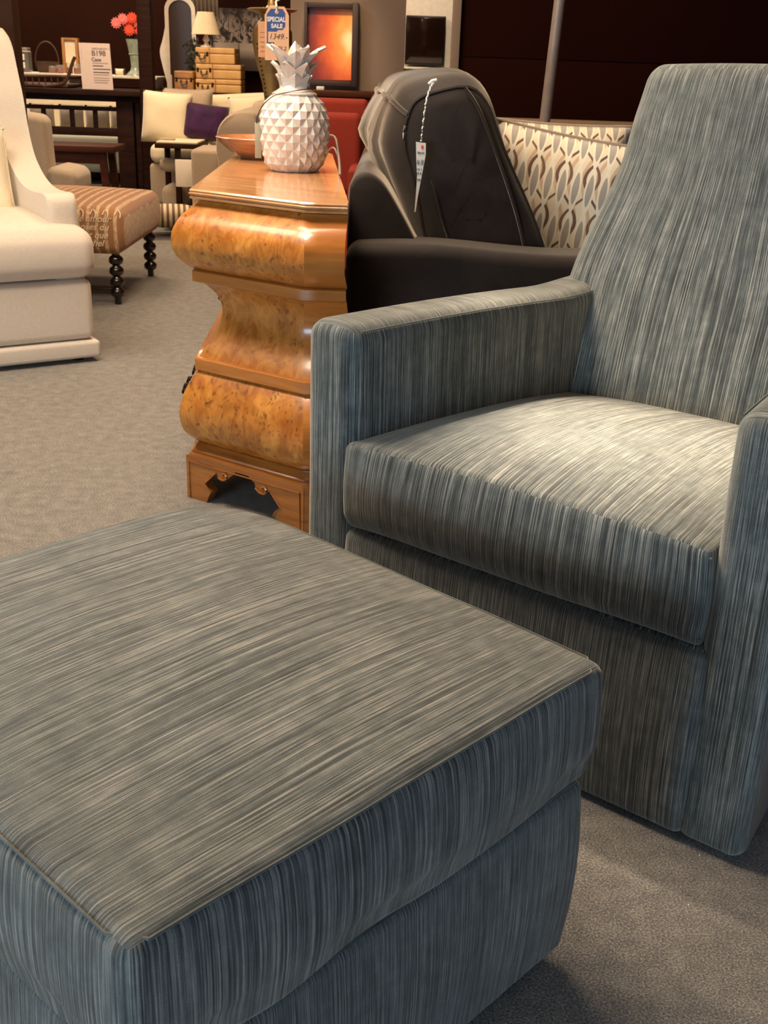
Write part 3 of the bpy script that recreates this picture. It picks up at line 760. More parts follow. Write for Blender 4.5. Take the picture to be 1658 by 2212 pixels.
# ------------------------------------------------------------------ cream wing chair
wc = thing('wing_chair', 'cream linen wing chair with sweeping arm at the left edge', 'armchair', (-1.10, 4.17, 0), .58)
def soft(amp, sc=5, f=None):
    def g(x, y, z):
        n_ = noise.noise(Vector((x, y, z))*sc)*amp
        if f: x, y, z = f(x, y, z)
        return x+n_, y-n_, z+n_*.6
    return g
m = M(); m.rbox((-.86, .015, .085), (-.012, .86, .312), .03, 4, 14, soft(.004)); m.build('seat_base', M_CREAM, wc, world=False, ang=0)
m = M(); m.rbox((-.875, 0, .018), (0, .87, .082), .014, 3, 14, soft(.002)); m.build('skirt_band', M_CREAM, wc, world=False, ang=0)
for x, y in ((-.80, .07), (-.07, .07), (-.80, .80), (-.07, .80)):
    m = M(); m.lathe([(0, 0), (.022, 0), (.026, .03), (0, .03)], 12, (x, y, 0)); m.build('foot', M_BLACKW, wc, world=False)
def w_wcush(x, y, z):
    X = (x+.43)/.43; Y = (y-.4)/.42
    if z > .42: z += .05*max(0, 1-X*X)**.6*max(0, 1-Y*Y)**.6
    y -= .012*sin(PI*min(1, max(0, (z-.318)/.17)))*(y < .2)
    return x, y, z
m = M(); m.rbox((-.865, -.012, .318), (.002, .8, .492), .055, 5, 20, w_wcush); m.build('seat_cushion', M_CREAM, wc, world=False, ang=0)
wp = [(.09, .10), (.085, .45), (.085, .56), (.10, .598), (.14, .610), (.25, .605), (.36, .610), (.46, .635), (.55, .680), (.61, .735), (.655, .82), (.69, .93), (.74, 1.03), (.80, 1.14), (.90, 1.18), (.95, 1.1), (.92, .6), (.88, .10)]
wp = [(p.x, p.y) for p in catmull([(a, b, 0) for a, b in wp], 3, True)]
for xo in (-.135, -.825):
    m = M()
    rr = []
    for d, k in ((0, .965), (.008, .99), (.025, 1), (.085, 1), (.102, .99), (.11, .965)):
        rr.append([Vector((xo+d+ (.02 if False else 0), .5+(a-.5)*k, .6+(b-.6)*k)) for a, b in wp])
    m.loft(rr); m.build('wing_arm', M_CREAM, wc, world=False, ang=60)
m = M(); m.rbox((-.80, .74, .30), (-.05, .90, 1.16), .05, 4, 12, lambda x, y, z: (x, y+.2*max(0, z-.45), z)); m.build('backrest', M_CREAM, wc, world=False, ang=0)
pil = pillow('throw_pillow', 'cream pleated throw pillow tucked inside the wing chair', 'pillow', (-1.66, 4.42, .64), .36, .14, M_IVORY, rx=-.35, rz=.5, pipe=M_IVORY)

# ------------------------------------------------------------------ script print bench ottoman
st = thing('bench_ottoman', 'tan upholstered bench with cream handwriting print on black turned bobbin legs', 'ottoman', (-1.62, 5.6, 0))
SX0, SX1, SY0, SY1 = -2.05, -1.235, 5.17, 6.02
def w_st(x, y, z):
    X = (x-(SX0+SX1)/2)/((SX1-SX0)/2); Y = (y-(SY0+SY1)/2)/((SY1-SY0)/2)
    if z > .36: z += .035*max(0, 1-X*X)**.7*max(0, 1-Y*Y)**.7
    zz = (z-.245)/.19
    b = .012*sin(PI*min(1, max(0, zz)))
    return x+b*X, y+b*Y, z
m = M(); m.rbox((SX0, SY0, .235), (SX1, SY1, .440), .045, 5, 16, w_st); seat = m.build('seat', M_SCRIPT, st, ang=0)
for i, (s_, x) in enumerate((('ont les de amour', -1.43), ('amor choses du', -1.43), ('me jugent que', -1.42), ('monde fichel', -1.43))):
    lbl(text('printed_script', s_, .042, M_IVORY, seat, (x, SY0-.0135+.001*abs(i-1.5), .385-.036*i), (1, 0, 0), (0, 0, 1), .0006, .35, .0004), 'cream handwriting print')
for i in range(7):
    m = M(); m.tube(catmull([(-1.60+.056*i, SY0-.004, .415), (-1.59+.056*i, SY0+.01, .436), (-1.575+.056*i, SY0-.002, .425), (-1.575+.056*i, SY0-.013, .405)], 4), .0028, 5); m.build('printed_flourish', M_IVORY, seat)
bob = []
for k in range(4):
    zc = .225-.050*k-.02
    for a in (-.95, -.6, -.3, 0, .3, .6, .95): bob.append((.010+.024*max(0, 1-a*a)**.5, zc-a*.024))
bob = [(0, .25), (.022, .25)]+bob+[(.016, .025), (.016, 0), (0, 0)]
for x in (SX0+.06, SX1-.05):
    for y in (SY0+.06, SY1-.05):
        m = M(); m.lathe(bob, 18, (x, y, 0)); m.build('leg', M_BLACKW, st, ang=60)
m = M(); m.tube([(SX0+.06, SY0+.06, .07), (SX1-.05, SY0+.06, .07)], .008, 8); m.build('stretcher', M_BLACKW, st)

# ------------------------------------------------------------------ greige chairs and sofas behind
gc = thing('slipper_chair', 'greige upholstered chair with tall square back behind the wing chair', 'armchair', (-1.95, 6.75, 0))
m = M(); m.rbox((-2.14, 6.6, .07), (-1.985, 6.78, .775), .045, 5, 12, lambda x, y, z: (x+.035*(.77-z), y, z-.02*(x+2.14)/.15)); m.build('backrest', M_GREIGE, gc, ang=0)
m = M(); m.rbox((-1.99, 6.6, .07), (-1.83, 6.95, .33), .03, 3, 8); m.build('seat_base', M_GREIGE, gc, ang=0)
m = M(); m.rbox((-1.99, 6.58, .33), (-1.82, 6.95, .455), .045, 4, 8, lambda x, y, z: (x, y, z+.03*(1 if z > .4 else 0)*max(0, 1-((x+1.99)/.18)**2))); m.build('seat_cushion', M_GREIGE, gc, ang=0)
for x, y in ((-2.10, 6.64), (-1.87, 6.64), (-2.10, 6.74), (-1.87, 6.90)):
    m = M(); m.lathe([(0, 0), (.014, 0), (.02, .075), (0, .075)], 10, (x, y, 0)); m.build('leg', M_BLACKW, gc)

ws = thing('white_sofa', 'ivory sofa with loose cushions in the back of the shop', 'sofa', (-1.35, 8.3, 0))
m = M(); m.rbox((-1.73, 8.55, .1), (-.86, 8.8, .845), .05, 4, 14, lambda x, y, z: (x, y, z+(.02*sin((x+1.2)*4) if z > .7 else 0))); m.build('backrest', M_IVORY, ws, ang=0)
m = M(); m.rbox((-1.70, 8.0, .12), (-.86, 8.6, .40), .03, 3, 10); m.build('seat_base', M_GREIGE, ws, ang=0)
for x0, x1 in ((-1.69, -1.29), (-1.28, -.88)):
    m = M(); m.rbox((x0, 7.97, .40), (x1, 8.6, .53), .05, 4, 10); m.build('seat_cushion', M_IVORY, ws, ang=0)
m = M(); m.rbox((-.9, 7.98, .1), (-.74, 8.7, .66), .06, 4, 8); m.build('armrest', M_IVORY, ws, ang=0)
for x in (-1.66, -1.0):
    m = M(); m.box(x, 8.03, 0, x+.05, 8.08, .12); m.build('leg', M_DARKWOOD, ws)
pillow('cushion', 'pale cream square cushion at the left of the ivory sofa', 'cushion', (-1.62, 8.28, .685), .35, .16, M_IVORY, rx=-.2, ry=.05)
pillow('cushion', 'purple velvet cushion on the ivory sofa', 'cushion', (-1.345, 8.26, .665), .315, .16, M_PURPLE, rx=-.25, ry=.10, ratio=.78)
pillow('cushion', 'greige rounded cushion leaning between the cream and purple cushions', 'cushion', (-1.50, 8.44, .70), .36, .14, M_GREIGE, rx=-.15)
pillow('cushion', 'small cream cushion at the right of the ivory sofa', 'cushion', (-1.04, 8.35, .70), .30, .15, M_IVORY, rx=-.2, ry=-.1)

ra = thing('rolled_arm_chair', 'greige rolled-arm chair partly hidden behind the ceramic pineapple', 'armchair', (-.85, 7.2, 0))
rp = catmull([(-1.05, 0, .05), (-1.07, 0, .45), (-1.085, 0, .58), (-1.07, 0, .70), (-1.01, 0, .775), (-.94, 0, .80), (-.85, 0, .79), (-.83, 0, .70), (-.84, 0, .5), (-.84, 0, .05)], 4, True)
m = M(); m.loft([sect(rp, y, -.95, .5, k) for y, k in ((7.0, .95), (7.02, .99), (7.06, 1), (7.5, 1), (7.7, 1), (7.74, .97))]); m.build('armrest', M_GREIGE, ra, ang=60)
m = M(); m.rbox((-.92, 7.1, .05), (-.70, 7.65, .42), .04, 3, 8); m.build('seat', M_GREIGE, ra, ang=0)
m = M(); m.rbox((-.95, 7.6, .05), (-.68, 7.8, .84), .06, 4, 8); m.build('backrest', M_GREIGE, ra, ang=0)
m = M(); m.rbox((-1.29, 7.3, .05), (-1.10, 7.7, .555), .03, 3, 6); tag(m.build('upholstered_cube', M_GREIGE), 'small pale upholstered cube stool beside the rolled-arm chair', 'stool')

ct = thing('coffee_table', 'low dark wood coffee table with pale top in front of the ivory sofa', 'table', (-1.5, 7.85, 0))
m = M(); m.box(-1.575, 7.6, .53, -1.28, 7.95, .56, .004); m.build('tabletop', M_DARKWOOD, ct)
m = M(); m.box(-1.565, 7.61, .5605, -1.30, 7.94, .572, .002); lbl(m.build('inset_top', M_IVORY, ct), 'pale inset top')
for x, y in ((-1.57, 7.89), (-1.45, 7.62), (-1.33, 7.62), (-1.33, 7.89)):
    m = M(); m.box(x, y, 0, x+.035, y+.04, .53); m.build('leg', M_DARKWOOD, ct)
m = M(); m.box(-1.57, 7.62, .10, -1.30, 7.94, .125); m.build('lower_shelf', M_DARKWOOD, ct)
m = M(); m.box(-1.56, 7.72, .573, -1.47, 7.78, .583); tag(m.build('remote_control', M_GREIGE), 'tiny grey remote lying on the coffee table', 'remote')
m = M(); m.tube([(-1.57, 7.75, .415), (-1.54, 7.75, .415), (-1.36, 7.78, .415), (-1.32, 7.78, .415)], [.03, .045, .045, .03], 14); m.v = [Vector((p.x, p.y+.0, p.z)) for p in m.v]; tag(m.build('rolled_rug', M_GREIGE), 'greige bolster roll under the coffee table top', 'bolster')
m = M(); m.rbox((-1.56, 7.68, .127), (-1.40, 7.92, .29), .05, 4, 8); tag(m.build('folded_blanket', M_GREIGE, ang=0), 'greige folded blanket on the coffee table shelf', 'blanket')
pillow('cushion', 'brown and cream striped cushion lying in front of the coffee table', 'cushion', (-1.43, 7.40, .13), .36, .14, M_STRIPE, rx=PI/2-.2, rz=.2)
m = M(); m.box(-1.43, 7.52, .30, -1.30, 7.53, .47); tag(m.build('paper_note', M_WCARD), 'small white paper hanging at the coffee table end', 'paper')

# ------------------------------------------------------------------ display posts, counter table, bench
for nm, x, y, l_ in (('display_post', -1.644, 5.05, 'tall brown square post at the left edge beside the wing chair'), ('display_post', -1.855, 8.8, 'tall dark brown square post at the end of the counter table')):
    t = thing(nm, l_, 'post', (x, y, 0))
    wd = .045 if y < 6 else .05
    m = M(); m.box(x-wd, y-wd, 0, x+wd, y+wd, 2.9, .004); m.build('shaft', M_POST if y < 6 else M_DARKWOOD, t)
    m = M(); m.box(x-wd-.02, y-wd-.02, 0, x+wd+.02, y+wd+.02, .07, .004); m.build('foot', M_DARKWOOD, t)
tb = thing('counter_table', 'dark wood counter-height table with slatted side holding the display items', 'table', (-2.5, 9.2, 0))
m = M(); m.box(-3.6, 9.0, .79, -1.86, 10.15, .83, .006); m.build('tabletop', M_DARKWOOD, tb)
m = M(); m.box(-3.5, 9.1, .745, -1.95, 9.13, .79); m.build('apron', M_DARKWOOD, tb)
for x, y in ((-2.17, 9.1), (-2.17, 9.95), (-3.5, 9.1), (-3.5, 9.95)):
    m = M(); m.box(x, y, 0, x+.13, y+.1, .79, .004); m.build('leg', M_DARKWOOD, tb)
for z0, z1 in ((.675, .705), (.49, .55)):
    m = M(); m.box(-3.4, 9.12, z0, -2.15, 9.16, z1); m.build('rail', M_DARKWOOD, tb)
for x in (-3.2, -2.98, -2.76, -2.54, -2.36):
    m = M(); m.box(x, 9.13, .53, x+.035, 9.15, .69); m.build('slat', M_DARKWOOD, tb)
m = M(); m.box(-2.03, 9.12, .0, -1.99, 9.18, .79); m.build('brace', M_DARKWOOD, tb)
m = M(); m.box(-1.915, 9.02, .752, -1.85, 9.08, .788); lbl(m.build('bracket', M_STEEL, tb), 'grey metal corner bracket')
bn = thing('wooden_bench', 'low walnut bench tucked beside the counter table', 'bench', (-2.1, 7.9, 0))
m = M(); m.box(-2.75, 7.75, .475, -1.88, 8.1, .515, .005); m.build('seat', M_BENCH, bn)
m = M(); m.box(-2.7, 7.79, .40, -1.94, 7.82, .475); m.build('apron', M_BENCH, bn)
for x in (-2.68, -1.99):
    for y in (7.78, 8.02):
        m = M(); m.loft([[Vector((x+dx*.045+(.03 if x > -2.2 else -.03)*(1-z/.475), y+dy*.045, z)) for dx, dy in ((0, 0), (1, 0), (1, 1), (0, 1))] for z in (0, .475)]); m.build('leg', M_BENCH, bn)
# another ivory sofa seen through the table
cs = thing('ivory_settee', 'ivory settee with grey back seen through the slats of the counter table', 'sofa', (-2.9, 10.6, 0))
m = M(); m.rbox((-3.7, 10.75, .1), (-2.15, 10.95, .80), .04, 3, 10); m.build('backrest', M_IVORY, cs, ang=0)
m = M(); m.rbox((-3.7, 10.3, .1), (-2.15, 10.8, .42), .04, 3, 10); m.build('seat', M_IVORY, cs, ang=0)
for x in (-3.15, -2.89, -2.66, -2.44):
    pillow('cushion', ['grey square cushion on the ivory settee, farthest left seen through the slats', 'grey square cushion on the ivory settee, second from the left', 'grey square cushion on the ivory settee, third from the left', 'grey square cushion on the ivory settee, nearest the table leg'][[-3.15, -2.89, -2.66, -2.44].index(x)], 'cushion', (x, 10.45, .55), .22, .1, M_GREIGE, group='grey cushions on the ivory settee', nn=8)

# items on the counter
TZ = .83
riser = thing('display_riser', 'low white shelf riser standing on the counter table', 'shelf', (-2.6, 9.85, TZ))
m = M(); m.box(-3.45, 9.6, .905, -1.95, 10.05, .925, .003); m.build('shelf_top', M_WHITE, riser)
for x in (-3.4, -2.7, -2.0):
    m = M(); m.box(x, 9.65, TZ+.001, x+.03, 10.0, .905); m.build('support', M_WHITE, riser)
RZ = .9255
sg = thing('sign_card', 'pale printed price sheet standing on the counter table edge', 'sign', (-2.28, 9.06, TZ))
LX = Vector((-2.405, 9.05, TZ+.002)); UXd = Vector((.235, -.0, 0)); UP = Vector((-.018, .03, .325))
m = M(); m.loft([[LX, LX+UXd, LX+UXd+Vector((0, .004, 0)), LX+Vector((0, .004, 0))], [LX+UP, LX+UP+UXd, LX+UP+UXd+Vector((0, .004, 0)), LX+UP+Vector((0, .004, 0))]]); sh = m.build('sheet', M_LILAC, sg)
def onsheet(a, b): return LX+UXd*a+UP*b+Vector((0, -.001, 0))
nrm_ = UP.normalized()
text('print', 'B198', .052, M_INK, sh, onsheet(.62, .73), UXd, UP, bold=.0008)
text('print', 'Case', .036, M_INK, sh, onsheet(.53, .61), UXd, UP, bold=.0008)
text('print', 'WEDNESDAY 18', .020, M_INK, sh, onsheet(.72, .86), UXd, UP)
for b, L in ((.56, .5), (.50, .34), (.43, .56), (.36, .52), (.31, .5), (.24, .5), (.19, .5), (.14, .44)):
    q = M(); a0 = onsheet(.40, b); q.add([a0, a0+UXd*L, a0+UXd*L+UP*.022, a0+UP*.022], [(0, 1, 2, 3)]); q.build('print_line', plain('pale_print', '9d8d88', .8) if b in (.31, .24, .19, .14, .56) else M_INK, sh)
m = M(); bx = onsheet(.06, .62)+Vector((0, 0, 0)); m.add([bx, bx+UXd*.02, bx+UXd*.02+UP*.25, bx+UP*.25], [(0, 1, 2, 3)]); m.build('print_line', plain('pale_print_edge', 'b3a29a', .8), sh)

tr = thing('wicker_tray', 'long dark wicker tray with upturned handle on the counter table', 'tray', (-2.75, 9.25, TZ))
m = M(); m.rbox((-3.2, 9.1, TZ+.002), (-2.53, 9.45, TZ+.03), .012, 2, 8); m.build('tray_base', M_WICKER, tr)
m = M(); m.tube(catmull([(-3.2, 9.1, .90), (-2.9, 9.1, .905), (-2.62, 9.1, .915), (-2.54, 9.12, .91), (-2.52, 9.3, .91), (-2.56, 9.44, .91), (-3.2, 9.45, .90)], 5), .010, 8); m.build('rim', M_WICKER, tr)
m = M(); m.tube(catmull([(-2.72, 9.1, .84), (-2.58, 9.1, .86), (-2.53, 9.1, .90), (-2.50, 9.1, .97), (-2.475, 9.1, 1.03), (-2.46, 9.1, 1.055)], 6), .013, 8); m.build('handle', M_LEATHER, tr)
for i in range(14):
    x = -3.18+.048*i; m = M(); m.tube([(x, 9.1, TZ+.02), (x, 9.1, .905)], .005, 5); m.build('wicker_stake', M_WICKER, tr)
jar = thing('glass_jar', 'clear square glass jar at the left end of the display riser', 'jar', (-3.0, 9.75, RZ))
m = M(); m.rbox((-3.12, 9.68, RZ), (-3.0, 9.80, RZ+.16), .012, 3, 4); m.build('jar_body', M_CLEAR, jar)
m = M(); m.box(-3.115, 9.69, RZ+.161, -3.005, 9.79, RZ+.185); m.build('lid', M_STEEL, jar)
for z in (.03, .09):
    m = M(); m.box(-3.075, 9.672, RZ+z, -3.025, 9.679, RZ+z+.045); m.build('label', M_WCARD, jar)
bk = thing('handled_basket', 'brown wicker basket with tall hoop handle on the display riser', 'basket', (-2.88, 9.8, RZ))
m = M(); m.lathe([(0, .0), (.07, 0), (.095, .06), (.10, .085), (.092, .085), (.065, .012), (0, .012)], 24, (-2.88, 9.8, RZ)); m.build('basket_body', M_WICKER, bk)
m = M(); m.tube([(-2.88+.095*cos(a), 9.8, RZ+.08+.155*sin(a)) for a in [PI*i/16 for i in range(17)]], .006, 8); m.build('handle', M_WICKER, bk)
bx = thing('wooden_frame_box', 'small tan wooden frame box behind the amber candles', 'box', (-2.68, 9.85, RZ))
m = M(); m.box(-2.745, 9.86, RZ, -2.655, 9.90, 1.175, .004); m.build('back', M_IVORY, bx)
for x0, x1, z0, z1 in ((-2.765, -2.745, RZ, 1.195), (-2.655, -2.635, RZ, 1.195), (-2.745, -2.655, 1.175, 1.195)):
    m = M(); m.box(x0, 9.84, z0, x1, 9.91, z1); m.build('frame', M_TAN2, bx)
for i, (x, h) in enumerate(((-2.80, .055), (-2.74, .065), (-2.665, .08), (-2.60, .075))):
    c = thing('candle_jar', 'amber candle jar on the riser, ' + ['leftmost and lowest of four', 'second from the left of four', 'third from the left of four, tallest', 'rightmost of four, beside the leather handle'][i], 'candle', (x, 9.66, RZ), group='amber candle jars on the riser')
    m = M(); m.lathe([(0, .002), (.024, .002), (.026, h*.6), (0, h*.62)], 14, (x, 9.66, RZ)); m.build('wax', M_AMBER, c)
    m = M(); m.lathe([(.0, .0), (.027, .0), (.029, .01), (.029, h), (.027, h), (.027, .01)], 14, (x, 9.66, RZ)); m.build('glass', M_CLEAR, c)
fg = thing('white_figurine', 'white glossy figurine half hidden by the price sheet', 'figurine', (-2.44, 9.7, RZ))
m = M(); m.lathe([(0, 0), (.05, 0), (.035, .03), (.03, .09), (.055, .14), (.05, .19), (.03, .22), (0, .23)], 18, (-2.44, 9.7, RZ)); m.build('figure', M_CERAM, fg)
rl = thing('ribbon_spool', 'small cream ribbon spool lying on the riser beside the vase', 'spool', (-2.25, 9.66, RZ))
m = M(); m.tube([(-2.285, 9.66, RZ+.027), (-2.225, 9.66, RZ+.027)], .024, 14); m.build('ribbon', M_IVORY, rl)
for x in (-2.292, -2.222):
    m = M(); m.tube([(x, 9.66, RZ+.028), (x+.006, 9.66, RZ+.028)], .028, 14); m.build('flange', M_LEATHER, rl)
vs_ = thing('flower_vase', 'weathered pale green trumpet vase holding coral flowers', 'vase', (-2.13, 9.68, RZ))
m = M(); m.lathe([(0, 0), (.082, 0), (.078, .012), (.045, .04), (.036, .07), (.042, .14), (.058, .22), (.07, .275), (.066, .275), (.05, .2), (.03, .08), (0, .06)], 26, (-2.13, 9.68, RZ)); m.build('vase_body', M_TEAL, vs_)
for i in range(2): 
    m = M(); m.lathe([(.05, 0), (.053, .004), (.05, .008)], 26, (-2.13, 9.68, RZ+.16+i*.05)); m.build('ridge', M_TEAL, vs_)
fl = [(-2.26, 1.315, 1), (-2.205, 1.345, 1), (-2.175, 1.30, 0), (-2.13, 1.355, 0), (-2.10, 1.325, 1), (-2.07, 1.29, 0), (-2.055, 1.35, 0), (-2.155, 1.265, 0), (-2.095, 1.265, 0)]
fdesc = ['far left pink bloom leaning out of the vase', 'upper left pink bloom', 'orange bloom left of centre', 'topmost orange bloom', 'pink bloom at the centre', 'orange bloom at the lower right', 'upper right orange bloom', 'lowest orange bloom above the vase mouth', 'low orange bloom at the right of the mouth']
for (x, z, k), d_ in zip(fl, fdesc):
    t = thing('flower', d_ + ' in the coral bouquet', 'flower', (-2.13, 9.68, RZ+.24), group='coral flowers in the pale green vase')
    yy = 9.66+random.uniform(-.04, .03)
    m = M(); m.tube(catmull([(-2.13+(x+2.13)*.15, 9.68, RZ+.2), (-2.13+(x+2.13)*.4, 9.675, RZ+.29), (x, yy, z)], 4), .003, 5); m.build('stem', M_LEAF, t)
    m = M()
    for ly in range(3):
        for p in range(12):
            a = 2*PI*p/12+ly*.3; r = .046-.010*ly; c0 = Vector((x, yy-.008*ly, z))
            d1 = Vector((cos(a), -.25, sin(a))); pr = Vector((-sin(a), 0, cos(a)))
            m.add([c0, c0+d1*r*.6+pr*.011, c0+d1*r, c0+d1*r*.6-pr*.011, c0+d1*r*.55+Vector((0, -.006, 0))], [(0, 1, 4), (1, 2, 4), (2, 3, 4), (3, 0, 4)])
    m.build('bloom', M_PINK if k else M_CORAL, t, ang=0)
    m = M()
    for p in range(3):
        a = random.uniform(0, 6.28); c0 = Vector((x*.5-2.13*.5, 9.68, 1.22+.02*p)); e1 = c0+Vector((cos(a)*.05, sin(a)*.03, .03))
        m.add([c0, (c0+e1)/2+Vector((0, 0, .012)), e1, (c0+e1)/2-Vector((0, 0, .012))], [(0, 1, 2, 3)])
    m.build('leaf', M_LEAF, t)

# ------------------------------------------------------------------ console with suitcases, lamp, mirror, picture
cn = thing('console_table', 'dark console behind the ivory sofa carrying the suitcases', 'table', (-1.4, 9.2, 0))
m = M(); m.box(-1.75, 8.95, .80, -.9, 9.35, .835, .004); m.build('tabletop', M_DARKWOOD, cn)
for x in (-1.74, -.95):
    for y in (8.97, 9.3):
        m = M(); m.box(x, y, 0, x+.04, y+.04, .80); m.build('leg', M_DARKWOOD, cn)
def suitcase(x0, x1, z0, z1, label, mat=M_TAN, y0=9.0, sp=.36):
    t = thing('vintage_suitcase', label, 'suitcase', ((x0+x1)/2, y0+.13, z0), group='tan vintage suitcases behind the ivory sofa')
    zm = z0+(z1-z0)*.62
    m = M(); m.rbox((x0, y0, z0), (x1, y0+.24, zm-.001), .010, 3, 5); m.build('case_body', mat, t)
    m = M(); m.rbox((x0, y0, zm+.001), (x1, y0+.24, z1), .010, 3, 5); m.build('lid', mat, t)
    xs = x0+(x1-x0)*sp*.5
    for a in (-1, 1):
        m = M(); xx = xs+a*(x1-x0)*sp*.38; m.box(xx-.008, y0-.006, zm-.018, xx+.008, y0, zm+.012); m.build('latch', M_BRONZE, t)
    m = M(); m.tube(catmull([(xs-.022, y0-.004, zm-.006), (xs-.018, y0-.018, zm-.030), (xs, y0-.02, zm-.038), (xs+.018, y0-.018, zm-.030), (xs+.022, y0-.004, zm-.006)], 4), .006, 6); m.build('handle', M_LEATHER, t)
    if sp < .9:
        m = M(); m.box(x0+(x1-x0)*sp, y0-.003, z0+.002, x0+(x1-x0)*sp+.008, y0, z1-.002); m.build('edge_strip', M_TAN2, t)
suitcase(-1.535, -1.19, .836, .935, 'wide tan suitcase at the bottom of the stack of three', sp=.42)
suitcase(-1.53, -1.19, .937, 1.04, 'tan suitcase in the middle of the stack of three', sp=.36)
suitcase(-1.53, -1.235, 1.042, 1.155, 'smaller tan suitcase on top of the stack of three, under the lamp', sp=.34)
suitcase(-1.695, -1.55, .836, .985, 'small square darker tan suitcase standing alone left of the stack', M_TAN2, sp=1.0)
lm = thing('table_lamp', 'table lamp with pleated cream shade standing on the suitcase stack', 'lamp', (-1.465, 9.12, 1.156))
m = M(); m.lathe([(0, 0), (.045, 0), (.045, .012), (.02, .02), (.015, .035), (.03, .05), (.02, .07), (.012, .085), (.025, .095), (.008, .105), (.008, .13), (0, .13)], 20, (-1.465, 9.12, 1.156)); m.build('base', M_CERAM, lm)
def sfn(u, v):
    a = 2*PI*u; r = (.108-.048*v); r += .0015*sin(a*40); return Vector((-1.465+r*cos(a), 9.12+r*sin(a), 1.245+.155*v))
m = M(); m.grid(sfn, 160, 4); m.build('lamp_shade', M_SHADE, lm, ang=60)
mr = thing('cheval_mirror', 'white framed arched standing mirror left of the table lamp', 'mirror', (-1.70, 9.1, 0))
def arch(w_, zt, zb, x=-1.70):
    return [(x-w_, zb)]+[(x-w_*cos(a), zt-w_*.9+w_*.9*sin(a)) for a in [PI*i/14 for i in range(15)]]+[(x+w_, zb)]
m = M(); A_ = arch(.118, 1.52, .30); B_ = arch(.088, 1.485, .34)
ringsA = [Vector((a, 9.38, b)) for a, b in A_]; ringsB = [Vector((a, 9.38, b)) for a, b in B_]
m.loft([ringsA, [p+Vector((0, -.03, 0)) for p in ringsA], [p+Vector((0, -.03, 0)) for p in ringsB], ringsB, ringsA], cap=False); m.build('frame', M_WHITE, mr)
m = M(); m.prism(B_, lambda a, b, c: Vector((a, 9.365+c, b)), .006); m.build('glass', M_MIRROR, mr)
for s_ in (-1,):
    wv = catmull([(-1.80, 9.40, 1.42), (-1.845, 9.40, 1.22), (-1.875, 9.40, 1.12), (-1.86, 9.40, 1.02), (-1.84, 9.40, .94), (-1.81, 9.40, .82)], 5)
    m = M(); m.loft([[p+Vector((d, 0, 0)) for p in wv+[Vector((-1.80, 9.40, .82)), Vector((-1.80, 9.40, 1.42))]] for d in (0,)]+[[p+Vector((0, .02, 0)) for p in wv+[Vector((-1.80, 9.40, .82)), Vector((-1.80, 9.40, 1.42))]]]); m.build('side_wing', M_WHITE, mr)
for x in (-1.80, -1.60):
    m = M(); m.box(x-.02, 9.36, 0, x+.02, 9.40, .95); m.build('stand_post', M_WHITE, mr)
m = M(); m.box(-1.85, 9.35, .80, -1.55, 9.36, .82); m.build('crossbar', M_WHITE, mr)
# dark foliage behind the lamp
fo = thing('dark_plant', 'dark leafy plant between the mirror and the table lamp', 'plant', (-1.60, 9.25, .836))
m = M(); m.lathe([(0, 0), (.03, 0), (.036, .05), (0, .05)], 12, (-1.60, 9.27, .836)); m.build('pot', M_BLACKW, fo)
m = M()
for i in range(90):
    c0 = Vector((-1.60+random.gauss(0, .028), 9.27+random.gauss(0, .02), 1.03+random.uniform(-.13, .18))); a = random.uniform(0, 6.28)
    d1 = Vector((cos(a), random.uniform(-.4, .4), sin(a)))*.032; pr = Vector((-sin(a), .2, cos(a)))*.009
    m.add([c0-d1*.5, c0+pr, c0+d1, c0-pr], [(0, 1, 2, 3)])
m.tube([(-1.60, 9.27, .88), (-1.60, 9.27, 1.2)], .005, 5); m.build('foliage', M_LEAF, fo, ang=0)
pa = thing('palm_picture', 'sepia picture of palm trees hanging on the dark back wall', 'picture', (-1.42, 11.0, 1.05))
m = M(); m.add([(-1.71, 10.99, .98), (-1.25, 10.99, .98), (-1.25, 10.99, 1.50), (-1.71, 10.99, 1.50)], [(0, 1, 2, 3)], [[(0, 0), (1, 0), (1, 1), (0, 1)]]); 
m.box(-1.71, 10.991, .98, -1.25, 11.199, 1.50, .001); m.build('canvas', M_PALM, pa, smooth=False)
for x in (-1.73, -1.25):
    m = M(); m.box(x, 10.97, .96, x+.02, 11.03, 1.52); m.build('frame', M_BLACKW, pa)
dr = thing('hanging_curtain', 'pale striped drape hanging behind the table lamp', 'curtain', (-1.65, 10.0, 1.3))
m = M(); m.grid(lambda u, v: Vector((-1.76+.26*u, 10.0+.012*sin(u*50), 1.40+1.0*v)), 50, 2); o_ = m.build('drape', M_GREIGE, dr, ang=0); md = o_.modifiers.new('thick', 'SOLIDIFY'); md.thickness = .004
m = M(); m.tube([(-1.85, 10.0, 2.41), (-1.40, 10.0, 2.41)], .010, 8); m.build('rod', M_BLACKW, dr)

